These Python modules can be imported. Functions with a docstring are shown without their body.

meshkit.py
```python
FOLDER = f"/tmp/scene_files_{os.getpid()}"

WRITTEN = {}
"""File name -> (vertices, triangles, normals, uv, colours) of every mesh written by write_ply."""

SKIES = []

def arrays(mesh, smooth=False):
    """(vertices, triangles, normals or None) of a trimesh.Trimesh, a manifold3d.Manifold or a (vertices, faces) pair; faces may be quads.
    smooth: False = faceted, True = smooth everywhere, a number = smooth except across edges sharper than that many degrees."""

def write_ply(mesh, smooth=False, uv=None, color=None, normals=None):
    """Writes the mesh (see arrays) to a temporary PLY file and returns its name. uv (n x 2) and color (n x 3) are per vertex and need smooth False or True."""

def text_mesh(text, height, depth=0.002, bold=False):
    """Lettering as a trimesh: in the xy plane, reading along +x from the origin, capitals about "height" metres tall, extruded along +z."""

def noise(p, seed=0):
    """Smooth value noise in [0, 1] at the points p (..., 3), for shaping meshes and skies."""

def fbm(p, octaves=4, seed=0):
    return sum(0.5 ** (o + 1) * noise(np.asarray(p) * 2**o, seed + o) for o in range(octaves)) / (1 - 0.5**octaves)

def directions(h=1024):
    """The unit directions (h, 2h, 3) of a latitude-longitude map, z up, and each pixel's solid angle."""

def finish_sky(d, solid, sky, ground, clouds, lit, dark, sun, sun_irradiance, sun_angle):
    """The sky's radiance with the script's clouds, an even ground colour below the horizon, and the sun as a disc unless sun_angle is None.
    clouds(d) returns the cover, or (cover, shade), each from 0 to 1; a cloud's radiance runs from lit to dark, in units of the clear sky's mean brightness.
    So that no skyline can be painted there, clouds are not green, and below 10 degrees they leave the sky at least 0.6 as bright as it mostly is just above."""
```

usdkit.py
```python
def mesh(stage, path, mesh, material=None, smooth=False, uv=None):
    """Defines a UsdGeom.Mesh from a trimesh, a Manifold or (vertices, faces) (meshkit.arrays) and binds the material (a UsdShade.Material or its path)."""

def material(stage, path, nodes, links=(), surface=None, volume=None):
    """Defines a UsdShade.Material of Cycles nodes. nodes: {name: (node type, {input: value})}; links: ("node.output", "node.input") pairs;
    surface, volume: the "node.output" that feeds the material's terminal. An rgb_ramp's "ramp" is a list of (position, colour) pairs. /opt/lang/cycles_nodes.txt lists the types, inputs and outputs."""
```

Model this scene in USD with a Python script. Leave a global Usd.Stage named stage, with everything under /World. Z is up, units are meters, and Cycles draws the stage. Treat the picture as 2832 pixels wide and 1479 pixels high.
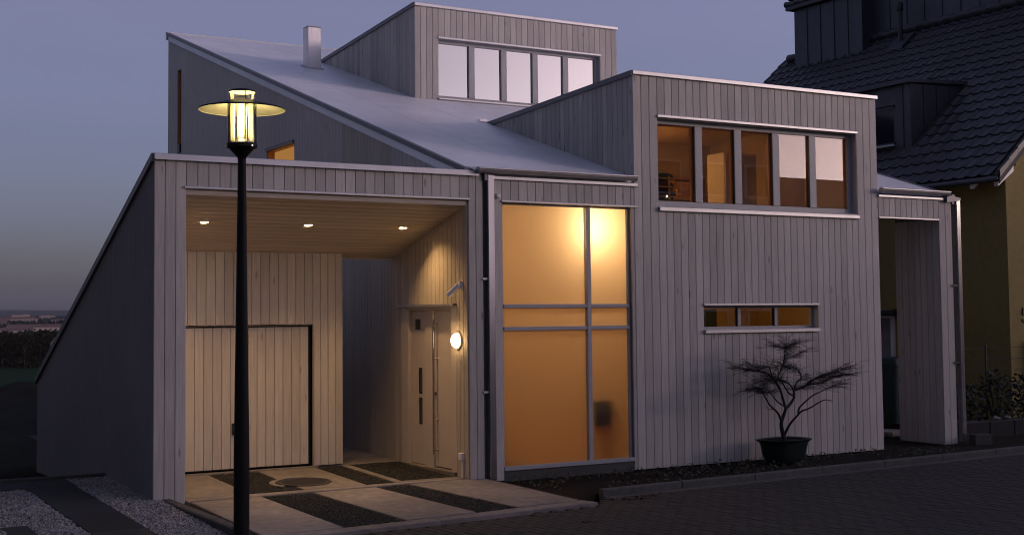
import math, random
import numpy as np, trimesh
from shapely.geometry import Polygon, box as sbox
from pxr import Usd, UsdGeom, UsdLux, UsdShade, Gf, Sdf, Vt
import usdkit, meshkit

stage = Usd.Stage.CreateInMemory()
UsdGeom.SetStageUpAxis(stage, UsdGeom.Tokens.z)
UsdGeom.SetStageMetersPerUnit(stage, 1.0)
world = UsdGeom.Xform.Define(stage, '/World')
stage.SetDefaultPrim(world.GetPrim())
UsdGeom.Scope.Define(stage, '/World/Looks')
rng = random.Random(7)
nrng = np.random.default_rng(7)

# ------------------------------------------------------------------ camera
CAM = np.array([0.1143, -14.4304, 1.9930])
YAW, PITCH, ROLL = -0.53504, 0.05684, -0.01061
FOC = 3678.8                      # focal length in pixels of the 2832 px wide photograph
def cam_vec(x, y, z):             # camera-frame (right, forward, up) to world
    c, s = math.cos(ROLL), math.sin(ROLL); x, z = c*x - s*z, s*x + c*z
    c, s = math.cos(PITCH), math.sin(PITCH); y, z = c*y - s*z, s*y + c*z
    c, s = math.cos(YAW), math.sin(YAW); x, y = c*x - s*y, s*x + c*y
    return (x, y, z)
EXPOSURE = 0.68
cam = UsdGeom.Camera.Define(stage, '/World/camera')
r_, f_, u_ = cam_vec(1, 0, 0), cam_vec(0, 1, 0), cam_vec(0, 0, 1)
cam.AddTransformOp().Set(Gf.Matrix4d(*r_, 0, *u_, 0, *[-a for a in f_], 0, *CAM, 1))
cam.CreateHorizontalApertureAttr(36.0)
cam.CreateVerticalApertureAttr(36.0*534/1024)
cam.CreateFocalLengthAttr(FOC/2832*36)
SHIFT_X, SHIFT_Y = -15.155, -66.0   # the photograph is cropped off centre
cam.CreateHorizontalApertureOffsetAttr(SHIFT_X/2832*36)
cam.CreateVerticalApertureOffsetAttr(SHIFT_Y/2832*36)
cam.CreateClippingRangeAttr(Gf.Vec2f(0.1, 40000))
cam.CreateExposureAttr(EXPOSURE)

# ------------------------------------------------------------------ sky and afterglow
SUN_AZ = math.radians(127)        # direction towards the set sun: behind the camera, a little right
SUN_EL = math.radians(3.2)
SKY_STRENGTH = 0.12
dome = UsdLux.DomeLight.Define(stage, '/World/sky')
dome.GetPrim().SetCustomDataByKey('kind', 'structure')
skym = usdkit.material(stage, '/World/Looks/dusk_sky', {
    'sky': ('sky_texture', {'sky_type': 'single_scattering', 'sun_disc': False, 'sun_elevation': SUN_EL, 'sun_rotation': SUN_AZ,
                            'altitude': 300.0, 'air_density': 1.0, 'aerosol_density': 2.4, 'ozone_density': 2.0}),
    'grey': ('hsv', {'hue': 0.5, 'saturation': 0.62, 'value': 1.0, 'fac': 1.0}),
    'tint': ('mix', {'mix_type': 'multiply', 'fac': 1.0}),
    'dir': ('texture_coordinate', {}), 'sep': ('separate_xyz', {}),
    'low': ('rgb_ramp', {'ramp': [(0.0, (0.60, 0.68, 1.22)), (0.06, (0.76, 0.78, 1.32)), (0.22, (1.12, 0.92, 1.33)), (0.45, (1.25, 1.08, 1.42)), (1.0, (1.6, 1.4, 1.85))]}),
    'side': ('map_range', {'from_min': -1.0, 'from_max': 1.0, 'to_min': 0.46, 'to_max': 1.46}), 'sc': ('combine_color', {}),
    'lean': ('mix', {'mix_type': 'multiply', 'fac': 1.0}),
    'cn': ('noise_texture', {'scale': 2.2, 'detail': 5.0, 'roughness': 0.55}), 'cm': ('mapping', {'scale': (1.0, 1.0, 5.0)}),
    'cr': ('map_range', {'from_min': 0.35, 'from_max': 0.75, 'to_min': 0.965, 'to_max': 1.045}), 'cc': ('combine_color', {}), 'cirrus': ('mix', {'mix_type': 'multiply', 'fac': 1.0}),
    'bg': ('background_shader', {'strength': SKY_STRENGTH})},
    [('sky.color', 'grey.color'), ('grey.color', 'tint.color1'), ('dir.generated', 'sep.vector'), ('sep.z', 'low.fac'), ('low.color', 'tint.color2'), ('tint.color', 'lean.color1'), ('sep.x', 'side.value'), ('side.result', 'sc.r'), ('side.result', 'sc.g'), ('side.result', 'sc.b'), ('sc.color', 'lean.color2'), ('dir.generated', 'cm.vector'), ('cm.vector', 'cn.vector'), ('cn.fac', 'cr.value'), ('cr.result', 'cc.r'), ('cr.result', 'cc.g'), ('cr.result', 'cc.b'), ('lean.color', 'cirrus.color1'), ('cc.color', 'cirrus.color2'), ('cirrus.color', 'bg.color')], surface='bg.background')
UsdShade.MaterialBindingAPI.Apply(dome.GetPrim()).Bind(skym)
sun = UsdLux.DistantLight.Define(stage, '/World/sun')
sun.CreateIntensityAttr(0.10); sun.CreateAngleAttr(12.0); sun.CreateNormalizeAttr(True)
sun.CreateColorAttr(Gf.Vec3f(1.0, 0.80, 0.64))
sd = np.array([math.sin(SUN_AZ)*math.cos(math.radians(6)), math.cos(SUN_AZ)*math.cos(math.radians(6)), math.sin(math.radians(6))])
zx = sd; xx = np.cross([0, 0, 1], zx); xx /= np.linalg.norm(xx); yx = np.cross(zx, xx)
sun.AddTransformOp().Set(Gf.Matrix4d(*xx, 0, *yx, 0, *zx, 0, 0, 0, 50, 1))

# ------------------------------------------------------------------ helpers
_used = {}
def number(parent, name):
    k = (parent, name); n = _used.get(k, 0); _used[k] = n + 1
    return name if n == 0 else f'{name}_{n:03d}'
def tag(p, label=None, cat=None, group=None, kind=None):
    for k, v in (('label', label), ('category', cat), ('group', group), ('kind', kind)):
        if v: p.SetCustomDataByKey(k, v)
    return p
def path_of(parent):
    return '/World' if parent is None else str(parent.GetPath())
def thing(name, label, cat, group=None, loc=None, rotz=0.0, parent=None):
    pp = path_of(parent); x = UsdGeom.Xform.Define(stage, pp + '/' + number(pp, name))
    if loc is not None: x.AddTranslateOp().Set(Gf.Vec3d(*map(float, loc)))
    if rotz: x.AddRotateZOp().Set(float(math.degrees(rotz)))
    return tag(x.GetPrim(), label, cat, group)
def part(parent, name, mesh, mat, smooth=False, label=None, kind=None, group=None, cat=None):
    pp = path_of(parent)
    m = usdkit.mesh(stage, pp + '/' + number(pp, name), mesh, mat, smooth)
    return tag(m.GetPrim(), label, cat, group, kind)
def copy_of(src, name, loc, rotz, label, cat, group=None, scale=None):
    x = UsdGeom.Xform.Define(stage, '/World/' + number('/World', name))
    x.GetPrim().GetReferences().AddInternalReference(src.GetPath())
    x.ClearXformOpOrder()
    x.AddTranslateOp(opSuffix='at').Set(Gf.Vec3d(*map(float, loc)))
    x.AddRotateZOp(opSuffix='at').Set(float(math.degrees(rotz)))
    if scale: x.AddScaleOp(opSuffix='at').Set(Gf.Vec3f(*scale))
    x.GetPrim().SetInstanceable(True)
    return tag(x.GetPrim(), label, cat, group)
cat = trimesh.util.concatenate
def bx(x0, x1, y0, y1, z0, z1):
    b = trimesh.creation.box(extents=(abs(x1-x0), abs(y1-y0), abs(z1-z0)))
    b.apply_translation(((x0+x1)/2, (y0+y1)/2, (z0+z1)/2)); return b
def bevbox(x0, x1, y0, y1, z0, z1, b=0.006):
    pts = []
    for sx in (0, 1):
        for sy in (0, 1):
            for sz in (0, 1):
                p = np.array([[x0, x1][sx], [y0, y1][sy], [z0, z1][sz]], float)
                d = np.array([1 - 2*sx, 1 - 2*sy, 1 - 2*sz])*b
                for k in range(3):
                    q = p + d; q[k] = p[k]; pts.append(q)
    return trimesh.convex.convex_hull(np.asarray(pts, float))
def hull(pts):
    return trimesh.convex.convex_hull(np.asarray(pts, float))
def fz(f, u): return f(u) if callable(f) else f
def vboard(o, u, n, u0, u1, zlo, zhi, t=0.02, g=0.0028, c=0.0035):
    o, u, n = (np.asarray(a, float) for a in (o, u, n))
    prof = [(u0+g, -t), (u0+g, -c), (u0+g+c, 0), (u1-g-c, 0), (u1-g, -c), (u1-g, -t)]
    lo = [o + u*a + n*b + [0, 0, fz(zlo, a)] for a, b in prof]
    hi = [o + u*a + n*b + [0, 0, fz(zhi, a)] for a, b in prof]
    k = len(prof); f = []
    for i in range(k):
        j = (i+1) % k; f += [[i, j, k+j], [i, k+j, k+i]]
    for i in range(1, k-1): f += [[0, i+1, i], [k, k+i, k+i+1]]
    m = trimesh.Trimesh(lo + hi, f, process=False)
    if np.dot(np.cross(u, n), [0, 0, 1]) > 0: m.invert()
    return m
def boarding(wall, name, mat, o, u, n, segs, zlo, zhi, pitch=0.122, openings=(), joined=False, **kw):
    """Vertical boards on a wall: segs are the break points along u; openings are (u0, u1, z0, z1)."""
    out = []
    for a, b in zip(segs[:-1], segs[1:]):
        k = max(1, round((b-a)/pitch))
        for i in range(k):
            s0, s1 = a + (b-a)*i/k, a + (b-a)*(i+1)/k
            mid = (s0+s1)/2
            spans, low = [], zlo
            for (p, q, z0, z1) in sorted([w for w in openings if w[0] < mid < w[1]], key=lambda w: w[2]):
                spans.append((low, z0)); low = z1
            spans.append((low, zhi))
            for l, h in spans:
                if min(fz(h, s0), fz(h, s1)) - max(fz(l, s0), fz(l, s1)) < 0.015 and max(fz(h, s0)-fz(l, s0), fz(h, s1)-fz(l, s1)) < 0.05: continue
                if min(fz(h, s0)-fz(l, s0), fz(h, s1)-fz(l, s1)) < 0:
                    # board clipped by a slope: keep only where it has height
                    if fz(h, s1)-fz(l, s1) > 0:
                        l2 = l; h2 = (lambda a_, h=h, l=l: max(fz(h, a_), fz(l, a_)+0.002))
                    else:
                        l2 = l; h2 = (lambda a_, h=h, l=l: max(fz(h, a_), fz(l, a_)+0.002))
                    l, h = l2, h2
                out.append(vboard(o, u, n, s0, s1, l, h, **kw))
    if joined:
        return part(wall, name, cat(out), mat, kind='stuff')
    for m in out: part(wall, name, m, mat)
def wall_boxes(o, u, n, segs, zlo, zhi, openings, d0, d1):
    """Backing wall behind boards, as a mesh with real openings."""
    o, u, n = (np.asarray(a, float) for a in (o, u, n)); out = []
    for a, b in zip(segs[:-1], segs[1:]):
        mid = (a+b)/2; low = zlo; spans = []
        for (p, q, z0, z1) in sorted([w for w in openings if w[0] < mid < w[1]], key=lambda w: w[2]):
            spans.append((low, z0)); low = z1
        spans.append((low, zhi))
        for l, h in spans:
            pts = []
            for uu in (a, b):
                for dd in (d0, d1):
                    for zz in (l, h): pts.append(o + u*uu - n*dd + [0, 0, fz(zz, uu)])
            out.append(hull(pts))
    return cat(out)
def tube(path, radii, k=8, caps=True):
    path = np.asarray(path, float); n = len(path); radii = np.broadcast_to(radii, n)
    V, F = [], []
    up = np.array([0.13, 0.37, 0.92])
    for i in range(n):
        t = path[min(i+1, n-1)] - path[max(i-1, 0)]; t = t/max(np.linalg.norm(t), 1e-9)
        a = np.cross(t, up); 
        if np.linalg.norm(a) < 1e-3: a = np.cross(t, [1, 0, 0])
        a /= np.linalg.norm(a); b = np.cross(t, a)
        for j in range(k):
            th = 2*math.pi*j/k; V.append(path[i] + radii[i]*(a*math.cos(th) + b*math.sin(th)))
    for i in range(n-1):
        for j in range(k):
            p, q = i*k+j, i*k+(j+1) % k
            F += [[p, p+k, q+k], [p, q+k, q]]
    if caps:
        V += [path[0], path[-1]]
        for j in range(k):
            F += [[len(V)-2, j, (j+1) % k], [len(V)-1, (n-1)*k+(j+1) % k, (n-1)*k+j]]
    m = trimesh.Trimesh(V, F, process=False); return m
def lathe(prof, k=40, loc=(0, 0, 0)):
    prof = np.asarray(prof, float); V, F = [], []; n = len(prof)
    for r, z in prof:
        for j in range(k):
            a = 2*math.pi*j/k; V.append((r*math.cos(a)+loc[0], r*math.sin(a)+loc[1], z+loc[2]))
    for i in range(n-1):
        for j in range(k):
            p, q = i*k+j, i*k+(j+1) % k
            F += [[p, q, q+k], [p, q+k, p+k]]
    return trimesh.Trimesh(V, F, process=False)
def disc(c, nrm, r, k=24):
    c, nrm = np.asarray(c, float), np.asarray(nrm, float); nrm = nrm/np.linalg.norm(nrm)
    a = np.cross(nrm, [0.3, 0.8, 0.51]); a /= np.linalg.norm(a); b = np.cross(nrm, a)
    V = [c] + [c + r*(a*math.cos(2*math.pi*j/k) + b*math.sin(2*math.pi*j/k)) for j in range(k)]
    return trimesh.Trimesh(V, [[0, 1+j, 1+(j+1) % k] for j in range(k)], process=False)
def poly_slab(pts, zt, th):
    """Slab of polygon pts (x, y) with top height zt(x, y) (or number) and thickness th."""
    m = trimesh.creation.extrude_polygon(Polygon(pts), th, engine='earcut')
    f = (lambda x, y: zt) if not callable(zt) else zt
    m.vertices[:, 2] += np.array([f(x, y) for x, y, z in m.vertices]) - th
    return m
def bev_slab(pts, zt, th, b=0.006):
    """Convex slab with a small chamfer round its top edge."""
    p = Polygon(pts); q = p.buffer(-b, join_style=2)
    f = (lambda x, y: zt) if not callable(zt) else zt
    P = [(x, y, f(x, y)-b) for x, y in list(p.exterior.coords)[:-1]] + [(x, y, f(x, y)-th) for x, y in list(p.exterior.coords)[:-1]]
    P += [(x, y, f(x, y)) for x, y in list(q.exterior.coords)[:-1]]
    return hull(P)

# ------------------------------------------------------------------ materials
def mat(name, color, rough=0.6, metal=0.0, grain=(6, 6, 6), amp=0.15, obj=0.0, bump=0.0, detail=5.0, spec=0.5, big=0.0, color2=None, knots=0.0):
    """Principled material with procedural grain; obj varies it from object to object; big adds broad weathering."""
    c = np.array(color, float); lo = c*(1-amp); hi = c*(1+amp) if color2 is None else np.array(color2, float)
    nodes = {'geo': ('geometry', {}), 'map': ('mapping', {'scale': grain}),
             'noise': ('noise_texture', {'scale': 1.0, 'detail': detail, 'roughness': 0.62}),
             'ramp': ('rgb_ramp', {'ramp': [(0.3, tuple(lo)), (0.7, tuple(hi))]}),
             'p': ('principled_bsdf', {'roughness': rough, 'metallic': metal, 'specular_ior_level': spec})}
    links = [('geo.position', 'map.vector'), ('map.vector', 'noise.vector'), ('noise.fac', 'ramp.fac')]
    last = 'ramp.color'
    if big:
        nodes['bn'] = ('noise_texture', {'scale': 0.55, 'detail': 4.0, 'roughness': 0.6})
        nodes['br'] = ('map_range', {'from_min': 0.32, 'from_max': 0.68, 'to_min': 1-big, 'to_max': 1+big, 'clamp': True})
        nodes['bm'] = ('mix', {'mix_type': 'multiply', 'fac': 1.0}); nodes['bc'] = ('combine_color', {})
        links += [('geo.position', 'bn.vector'), ('bn.fac', 'br.value'), ('br.result', 'bc.r'), ('br.result', 'bc.g'), ('br.result', 'bc.b'), (last, 'bm.color1'), ('bc.color', 'bm.color2')]
        last = 'bm.color'
    if obj:
        nodes['oi'] = ('object_info', {})
        nodes['or'] = ('map_range', {'from_min': 0.0, 'from_max': 1.0, 'to_min': 1-obj, 'to_max': 1+obj})
        nodes['om'] = ('mix', {'mix_type': 'multiply', 'fac': 1.0}); nodes['oc'] = ('combine_color', {})
        links += [('oi.random', 'or.value'), ('or.result', 'oc.r'), ('or.result', 'oc.g'), ('or.result', 'oc.b'), (last, 'om.color1'), ('oc.color', 'om.color2')]
        last = 'om.color'
    if knots:
        nodes['km'] = ('mapping', {'scale': (5.5, 5.5, 1.5)}); nodes['kv'] = ('voronoi_texture', {'scale': 1.0, 'randomness': 1.0})
        nodes['kr'] = ('map_range', {'from_min': 0.05, 'from_max': 0.11, 'to_min': 1-knots, 'to_max': 1.0, 'clamp': True}); nodes['kc'] = ('combine_color', {}); nodes['kx'] = ('mix', {'mix_type': 'multiply', 'fac': 1.0})
        links += [('geo.position', 'km.vector'), ('km.vector', 'kv.vector'), ('kv.distance', 'kr.value'), ('kr.result', 'kc.r'), ('kr.result', 'kc.g'), ('kr.result', 'kc.b'), (last, 'kx.color1'), ('kc.color', 'kx.color2')]
        last = 'kx.color'
    links.append((last, 'p.base_color'))
    if bump:
        nodes['bump'] = ('bump', {'strength': bump, 'distance': 0.004})
        links += [('noise.fac', 'bump.height'), ('bump.normal', 'p.normal')]
    return usdkit.material(stage, '/World/Looks/' + name, nodes, links, surface='p.BSDF')
def glow(name, color, strength):
    return usdkit.material(stage, '/World/Looks/' + name, {'e': ('emission', {'color': color, 'strength': strength})}, surface='e.emission')
def pane_mat(name, tint=(1, 1, 1), ior=1.5, rough=0.0):
    return usdkit.material(stage, '/World/Looks/' + name, {
        't': ('transparent_bsdf', {'color': tint}), 'g': ('glossy_bsdf', {'color': (0.96, 1.0, 0.89), 'roughness': rough}),
        'f': ('fresnel', {'IOR': ior}), 'm': ('mix_closure', {})},
        [('f.fac', 'm.fac'), ('t.BSDF', 'm.closure1'), ('g.BSDF', 'm.closure2')], surface='m.closure')

WOOD = mat('painted_boards', (0.45, 0.425, 0.39), 0.6, grain=(55, 55, 2.2), amp=0.17, obj=0.15, bump=0.25, big=0.08, knots=0.45)
WOOD_LIT = mat('lamplit_boards', (0.62, 0.57, 0.48), 0.6, grain=(55, 55, 2.2), amp=0.12, obj=0.08, bump=0.2, big=0.06, knots=0.35)  # same boards in a paler tone, lamp light put into the colour
WOOD_SHADED = mat('shaded_side_cladding', (0.19, 0.195, 0.205), 0.7, grain=(30, 30, 2.2), amp=0.10, obj=0.0, bump=0.15, big=0.10, spec=0.3)  # carport side wall cladding darkened, its shade put into the colour
WOOD_DIMMED = mat('dimmed_entrance_boards', (0.42, 0.38, 0.32), 0.6, grain=(55, 55, 2.2), amp=0.12, obj=0.10, bump=0.2, big=0.05)  # same boards in a darker colour that dims the downlight pool
SOFFIT = mat('soffit_boards', (0.52, 0.45, 0.37), 0.6, grain=(2.2, 55, 55), amp=0.12, obj=0.10, bump=0.2)
BACK = mat('dark_lath', (0.18, 0.175, 0.17), 0.9)
METAL = mat('zinc_trim', (0.52, 0.52, 0.53), 0.42, 0.85, grain=(3, 3, 3), amp=0.08, bump=0.05)
CHIM = mat('chimney_steel', (0.80, 0.76, 0.74), 0.42, 0.55, grain=(30, 30, 3), amp=0.08)
STEEL = mat('brushed_steel', (0.46, 0.44, 0.43), 0.16, 0.95, grain=(80, 80, 1.5), amp=0.10)
ROOF = mat('roof_membrane', (0.80, 0.80, 0.82), 0.42, 0.2, grain=(2.5, 2.5, 2.5), amp=0.06, big=0.08, bump=0.1)
VERGE = mat('dark_verge', (0.16, 0.16, 0.17), 0.45, 0.6)
FRAME = mat('grey_window_frame', (0.36, 0.36, 0.37), 0.45, grain=(20, 20, 20), amp=0.05)
TIMBER = mat('inner_timber', (0.50, 0.24, 0.08), 0.5, grain=(30, 30, 3), amp=0.2)
PLASTER = mat('warm_plaster', (0.62, 0.52, 0.40), 0.9, amp=0.05)
PANE = pane_mat('window_glass', (0.90, 0.91, 0.88), 2.15)
PANET = pane_mat('coated_glass', (0.42, 0.46, 0.48), 9.0)
PANED = mat('plain_dark', (0.02, 0.02, 0.022), 0.4)
CONC = mat('pale_concrete', (0.21, 0.19, 0.165), 0.85, grain=(9, 9, 9), amp=0.24, obj=0.10, bump=0.35, big=0.34)
KERB = mat('kerb_concrete', (0.068, 0.067, 0.062), 0.85, grain=(14, 14, 14), amp=0.25, obj=0.12, bump=0.4, big=0.15)
GRIT = mat('dark_grit', (0.028, 0.028, 0.026), 0.95, grain=(70, 70, 70), amp=0.6, bump=0.9)
PAVER = mat('street_paver', (0.042, 0.040, 0.034), 0.85, grain=(30, 30, 30), amp=0.25, obj=0.22, bump=0.4, big=0.12, spec=0.25)
JOINT = mat('paver_joint', (0.035, 0.033, 0.03), 0.95, grain=(60, 60, 60), amp=0.4)
SOIL = mat('dark_soil', (0.016, 0.013, 0.010), 0.95, spec=0.1, grain=(25, 25, 25), amp=0.6, bump=0.9)
GRASS = mat('field_grass', (0.03, 0.045, 0.02), 0.95, grain=(0.05, 0.05, 0.05), amp=0.4)
BLACKM = mat('black_enamel', (0.006, 0.0065, 0.006), 0.5, 0.0, amp=0.1, spec=0.2)
IRON = mat('cast_iron', (0.07, 0.062, 0.055), 0.6, 0.5, grain=(40, 40, 40), amp=0.3, bump=0.5)
WHITEP = mat('white_plastic', (0.75, 0.73, 0.70), 0.4, amp=0.03)
DOORP = mat('door_paint', (0.56, 0.50, 0.45), 0.4, amp=0.03)
DARKP = mat('dark_plastic', (0.02, 0.02, 0.02), 0.4)

# ------------------------------------------------------------------ ground and terrain
def terrain_h(x, y):
    d = math.hypot(x-CAM[0], y-CAM[1])
    rr = [0, 20, 27, 50, 108, 160, 300, 900, 1800, 3000, 5000, 8000, 9500]
    hh = [-.16, -.16, -.9, -2.1, -2.6, -2.75, -6, -14, 0, 10, 33, 88, 50]
    h = float(np.interp(d, rr, hh))
    if d < 75:
        c01 = lambda v: max(0.0, min(1.0, v))
        w = c01((y-3.0)/12)*c01((10.0-x)/6); w = w*w*(3-2*w); w = max(w, c01((d-55)/20))
        h = -0.16 + (h+0.16)*w
    if d > 3000:
        w = min(1, (d-3000)/2500); a = math.atan2(x, y)
        h += w*(meshkit.fbm(np.array([[math.cos(a)*9+3, math.sin(a)*9+5, d/1500.0]]), 4, 3)[0]-0.5)*42
    return h
V, F = [], []
RR = list(np.linspace(0, 76, 58)) + list(np.geomspace(80, 9500, 46)); NA = 144
for r in RR:
    for j in range(NA):
        a = 2*math.pi*j/NA; x, y = CAM[0]+r*math.sin(a), CAM[1]+r*math.cos(a); V.append((x, y, terrain_h(x, y)))
for i in range(len(RR)-1):
    for j in range(NA):
        p, q = i*NA+j, i*NA+(j+1) % NA; F += [[p, q+NA, q], [p, p+NA, q+NA]]
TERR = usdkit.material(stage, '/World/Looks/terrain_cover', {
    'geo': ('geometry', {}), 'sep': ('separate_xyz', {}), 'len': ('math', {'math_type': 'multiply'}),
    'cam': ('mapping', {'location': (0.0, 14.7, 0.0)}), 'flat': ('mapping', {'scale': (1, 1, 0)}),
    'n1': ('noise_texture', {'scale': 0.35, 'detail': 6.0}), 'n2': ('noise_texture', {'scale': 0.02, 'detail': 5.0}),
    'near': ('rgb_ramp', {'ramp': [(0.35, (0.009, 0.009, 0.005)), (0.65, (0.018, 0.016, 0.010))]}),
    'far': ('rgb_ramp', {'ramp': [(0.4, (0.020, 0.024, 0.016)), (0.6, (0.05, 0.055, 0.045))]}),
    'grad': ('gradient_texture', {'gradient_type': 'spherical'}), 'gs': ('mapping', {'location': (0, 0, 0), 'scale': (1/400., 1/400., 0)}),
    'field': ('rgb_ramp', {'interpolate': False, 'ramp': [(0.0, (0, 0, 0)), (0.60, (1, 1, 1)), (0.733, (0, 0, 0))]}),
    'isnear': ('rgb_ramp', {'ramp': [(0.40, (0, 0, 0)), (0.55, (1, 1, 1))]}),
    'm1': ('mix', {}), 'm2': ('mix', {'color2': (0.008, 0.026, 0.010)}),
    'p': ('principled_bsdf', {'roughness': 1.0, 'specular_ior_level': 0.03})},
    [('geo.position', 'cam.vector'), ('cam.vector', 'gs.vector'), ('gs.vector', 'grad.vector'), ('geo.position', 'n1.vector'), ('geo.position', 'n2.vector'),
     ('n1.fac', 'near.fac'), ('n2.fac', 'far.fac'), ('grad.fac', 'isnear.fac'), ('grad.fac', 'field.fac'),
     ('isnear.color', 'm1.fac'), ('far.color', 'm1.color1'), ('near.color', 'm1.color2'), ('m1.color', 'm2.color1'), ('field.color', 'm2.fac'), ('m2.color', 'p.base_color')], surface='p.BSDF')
part(None, 'terrain', trimesh.Trimesh(V, F, process=False), TERR, True, kind='structure', label='dark fields falling away to a far wooded hill ridge')

# street
ROADZ = -0.04
def kerb_y(x): return -1.726 + (x-8.739)*0.0634
road_pts = [(-30, -2.4), (4.3, -2.62), (8.33, -2.28), (8.72, -1.78), (45, kerb_y(45)), (45, -17.5), (-30, -17.5)]
road = poly_slab([(-30, -17.5), (45, -17.5), (45, kerb_y(45)-.0), (8.72, -1.72), (8.33, -2.26), (4.3, -2.62), (-30, -2.62)], ROADZ-0.012, 0.05)
street = part(None, 'street', road, JOINT, kind='structure', label='dark block paved street running past the house')
# pavers: running bond with rows along y, turned a little
PW, PL = 0.105, 0.21
ang = math.radians(4.0); ca, sa = math.cos(ang), math.sin(ang)
pav = []
edge = Polygon([(3.9, -2.62), (4.3, -2.62), (8.33, -2.27), (8.74, -1.76), (18.6, kerb_y(18.6)-.02), (18.6, -12), (3.9, -12)])
def paver(cx, cy, w, l, z):
    b = 0.006; q = [(-w, -l), (w, -l), (w, l), (-w, l)]
    V = [(sx, sy, z-0.05) for sx, sy in q] + [(sx, sy, z-b) for sx, sy in q] + [(sx*(1-b/w), sy*(1-b/l), z) for sx, sy in q]
    V = [(cx + ca*x - sa*y, cy + sa*x + ca*y, zz) for x, y, zz in V]; F = []
    for k in (0, 4):
        for i in range(4):
            j = (i+1) % 4; F += [[k+i, k+j, k+4+j], [k+i, k+4+j, k+4+i]]
    F += [[8, 9, 10], [8, 10, 11]]
    return trimesh.Trimesh(V, F, process=False)
def in_view(x, y, z, m=0.02):
    d = np.array([x, y, z])-CAM; r, f, u = np.dot(d, r_), np.dot(d, f_), np.dot(d, u_)
    if f < 0.5: return False
    px, py = 1416 - SHIFT_X + FOC*r/f, 739.5 + SHIFT_Y - FOC*u/f
    return -2832*m < px < 2832*(1+m) and -1479*m < py < 1479*(1+m)
from shapely.prepared import prep
from shapely.geometry import Point
pedge = prep(edge.buffer(-0.06))
for i in range(-160, 200):
    for j in range(-100, 100):
        lx, ly = i*PW, j*PL + (PL/2 if i % 2 else 0)
        x, y = 8 + ca*lx - sa*ly, -5 + sa*lx + ca*ly
        if 3.9 < x < 18.6 and -9.5 < y < -1 and in_view(x, y, ROADZ, 0.03) and pedge.contains(Point(x, y)):
            pav.append((math.hypot(x-CAM[0], y-CAM[1]), x, y))
pav.sort()
rest = []
for k, (d, x, y) in enumerate(pav):
    m = paver(x, y, PW/2-0.0035, PL/2-0.0035, ROADZ + rng.uniform(-0.0025, 0.0025))
    if k < 300: part(street, 'paver', m, PAVER)
    else: rest.append(m)
part(street, 'farther_pavers', cat(rest), PAVER, kind='stuff')

# kerb along the planting bed
kerb = thing('kerb', 'row of low grey kerb stones between the street and the dark planting bed', 'kerb')
kx = 8.74
while kx < 19.5:
    x0, x1 = kx+0.004, kx+1.19; y0, y1 = kerb_y(x0), kerb_y(x1)
    part(kerb, 'kerb_stone', hull([(x, y+dy, z) for x, y in ((x0, y0), (x1, y1)) for dy, z in ((0, -.3), (0.09, -.3), (0, .032), (0.014, .046), (0.09, .046))]), KERB)
    kx += 1.2
part(kerb, 'gutter_strip', cat([hull([(x, y+dy, z) for x, y in ((a+.004, kerb_y(a)), (a+.6, kerb_y(a+.6))) for dy, z in ((-.16, -.3), (-.006, -.3), (-.16, ROADZ+.004), (-.006, ROADZ+.008))]) for a in np.arange(8.74, 19.4, .604)]), KERB, kind='stuff')

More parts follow.
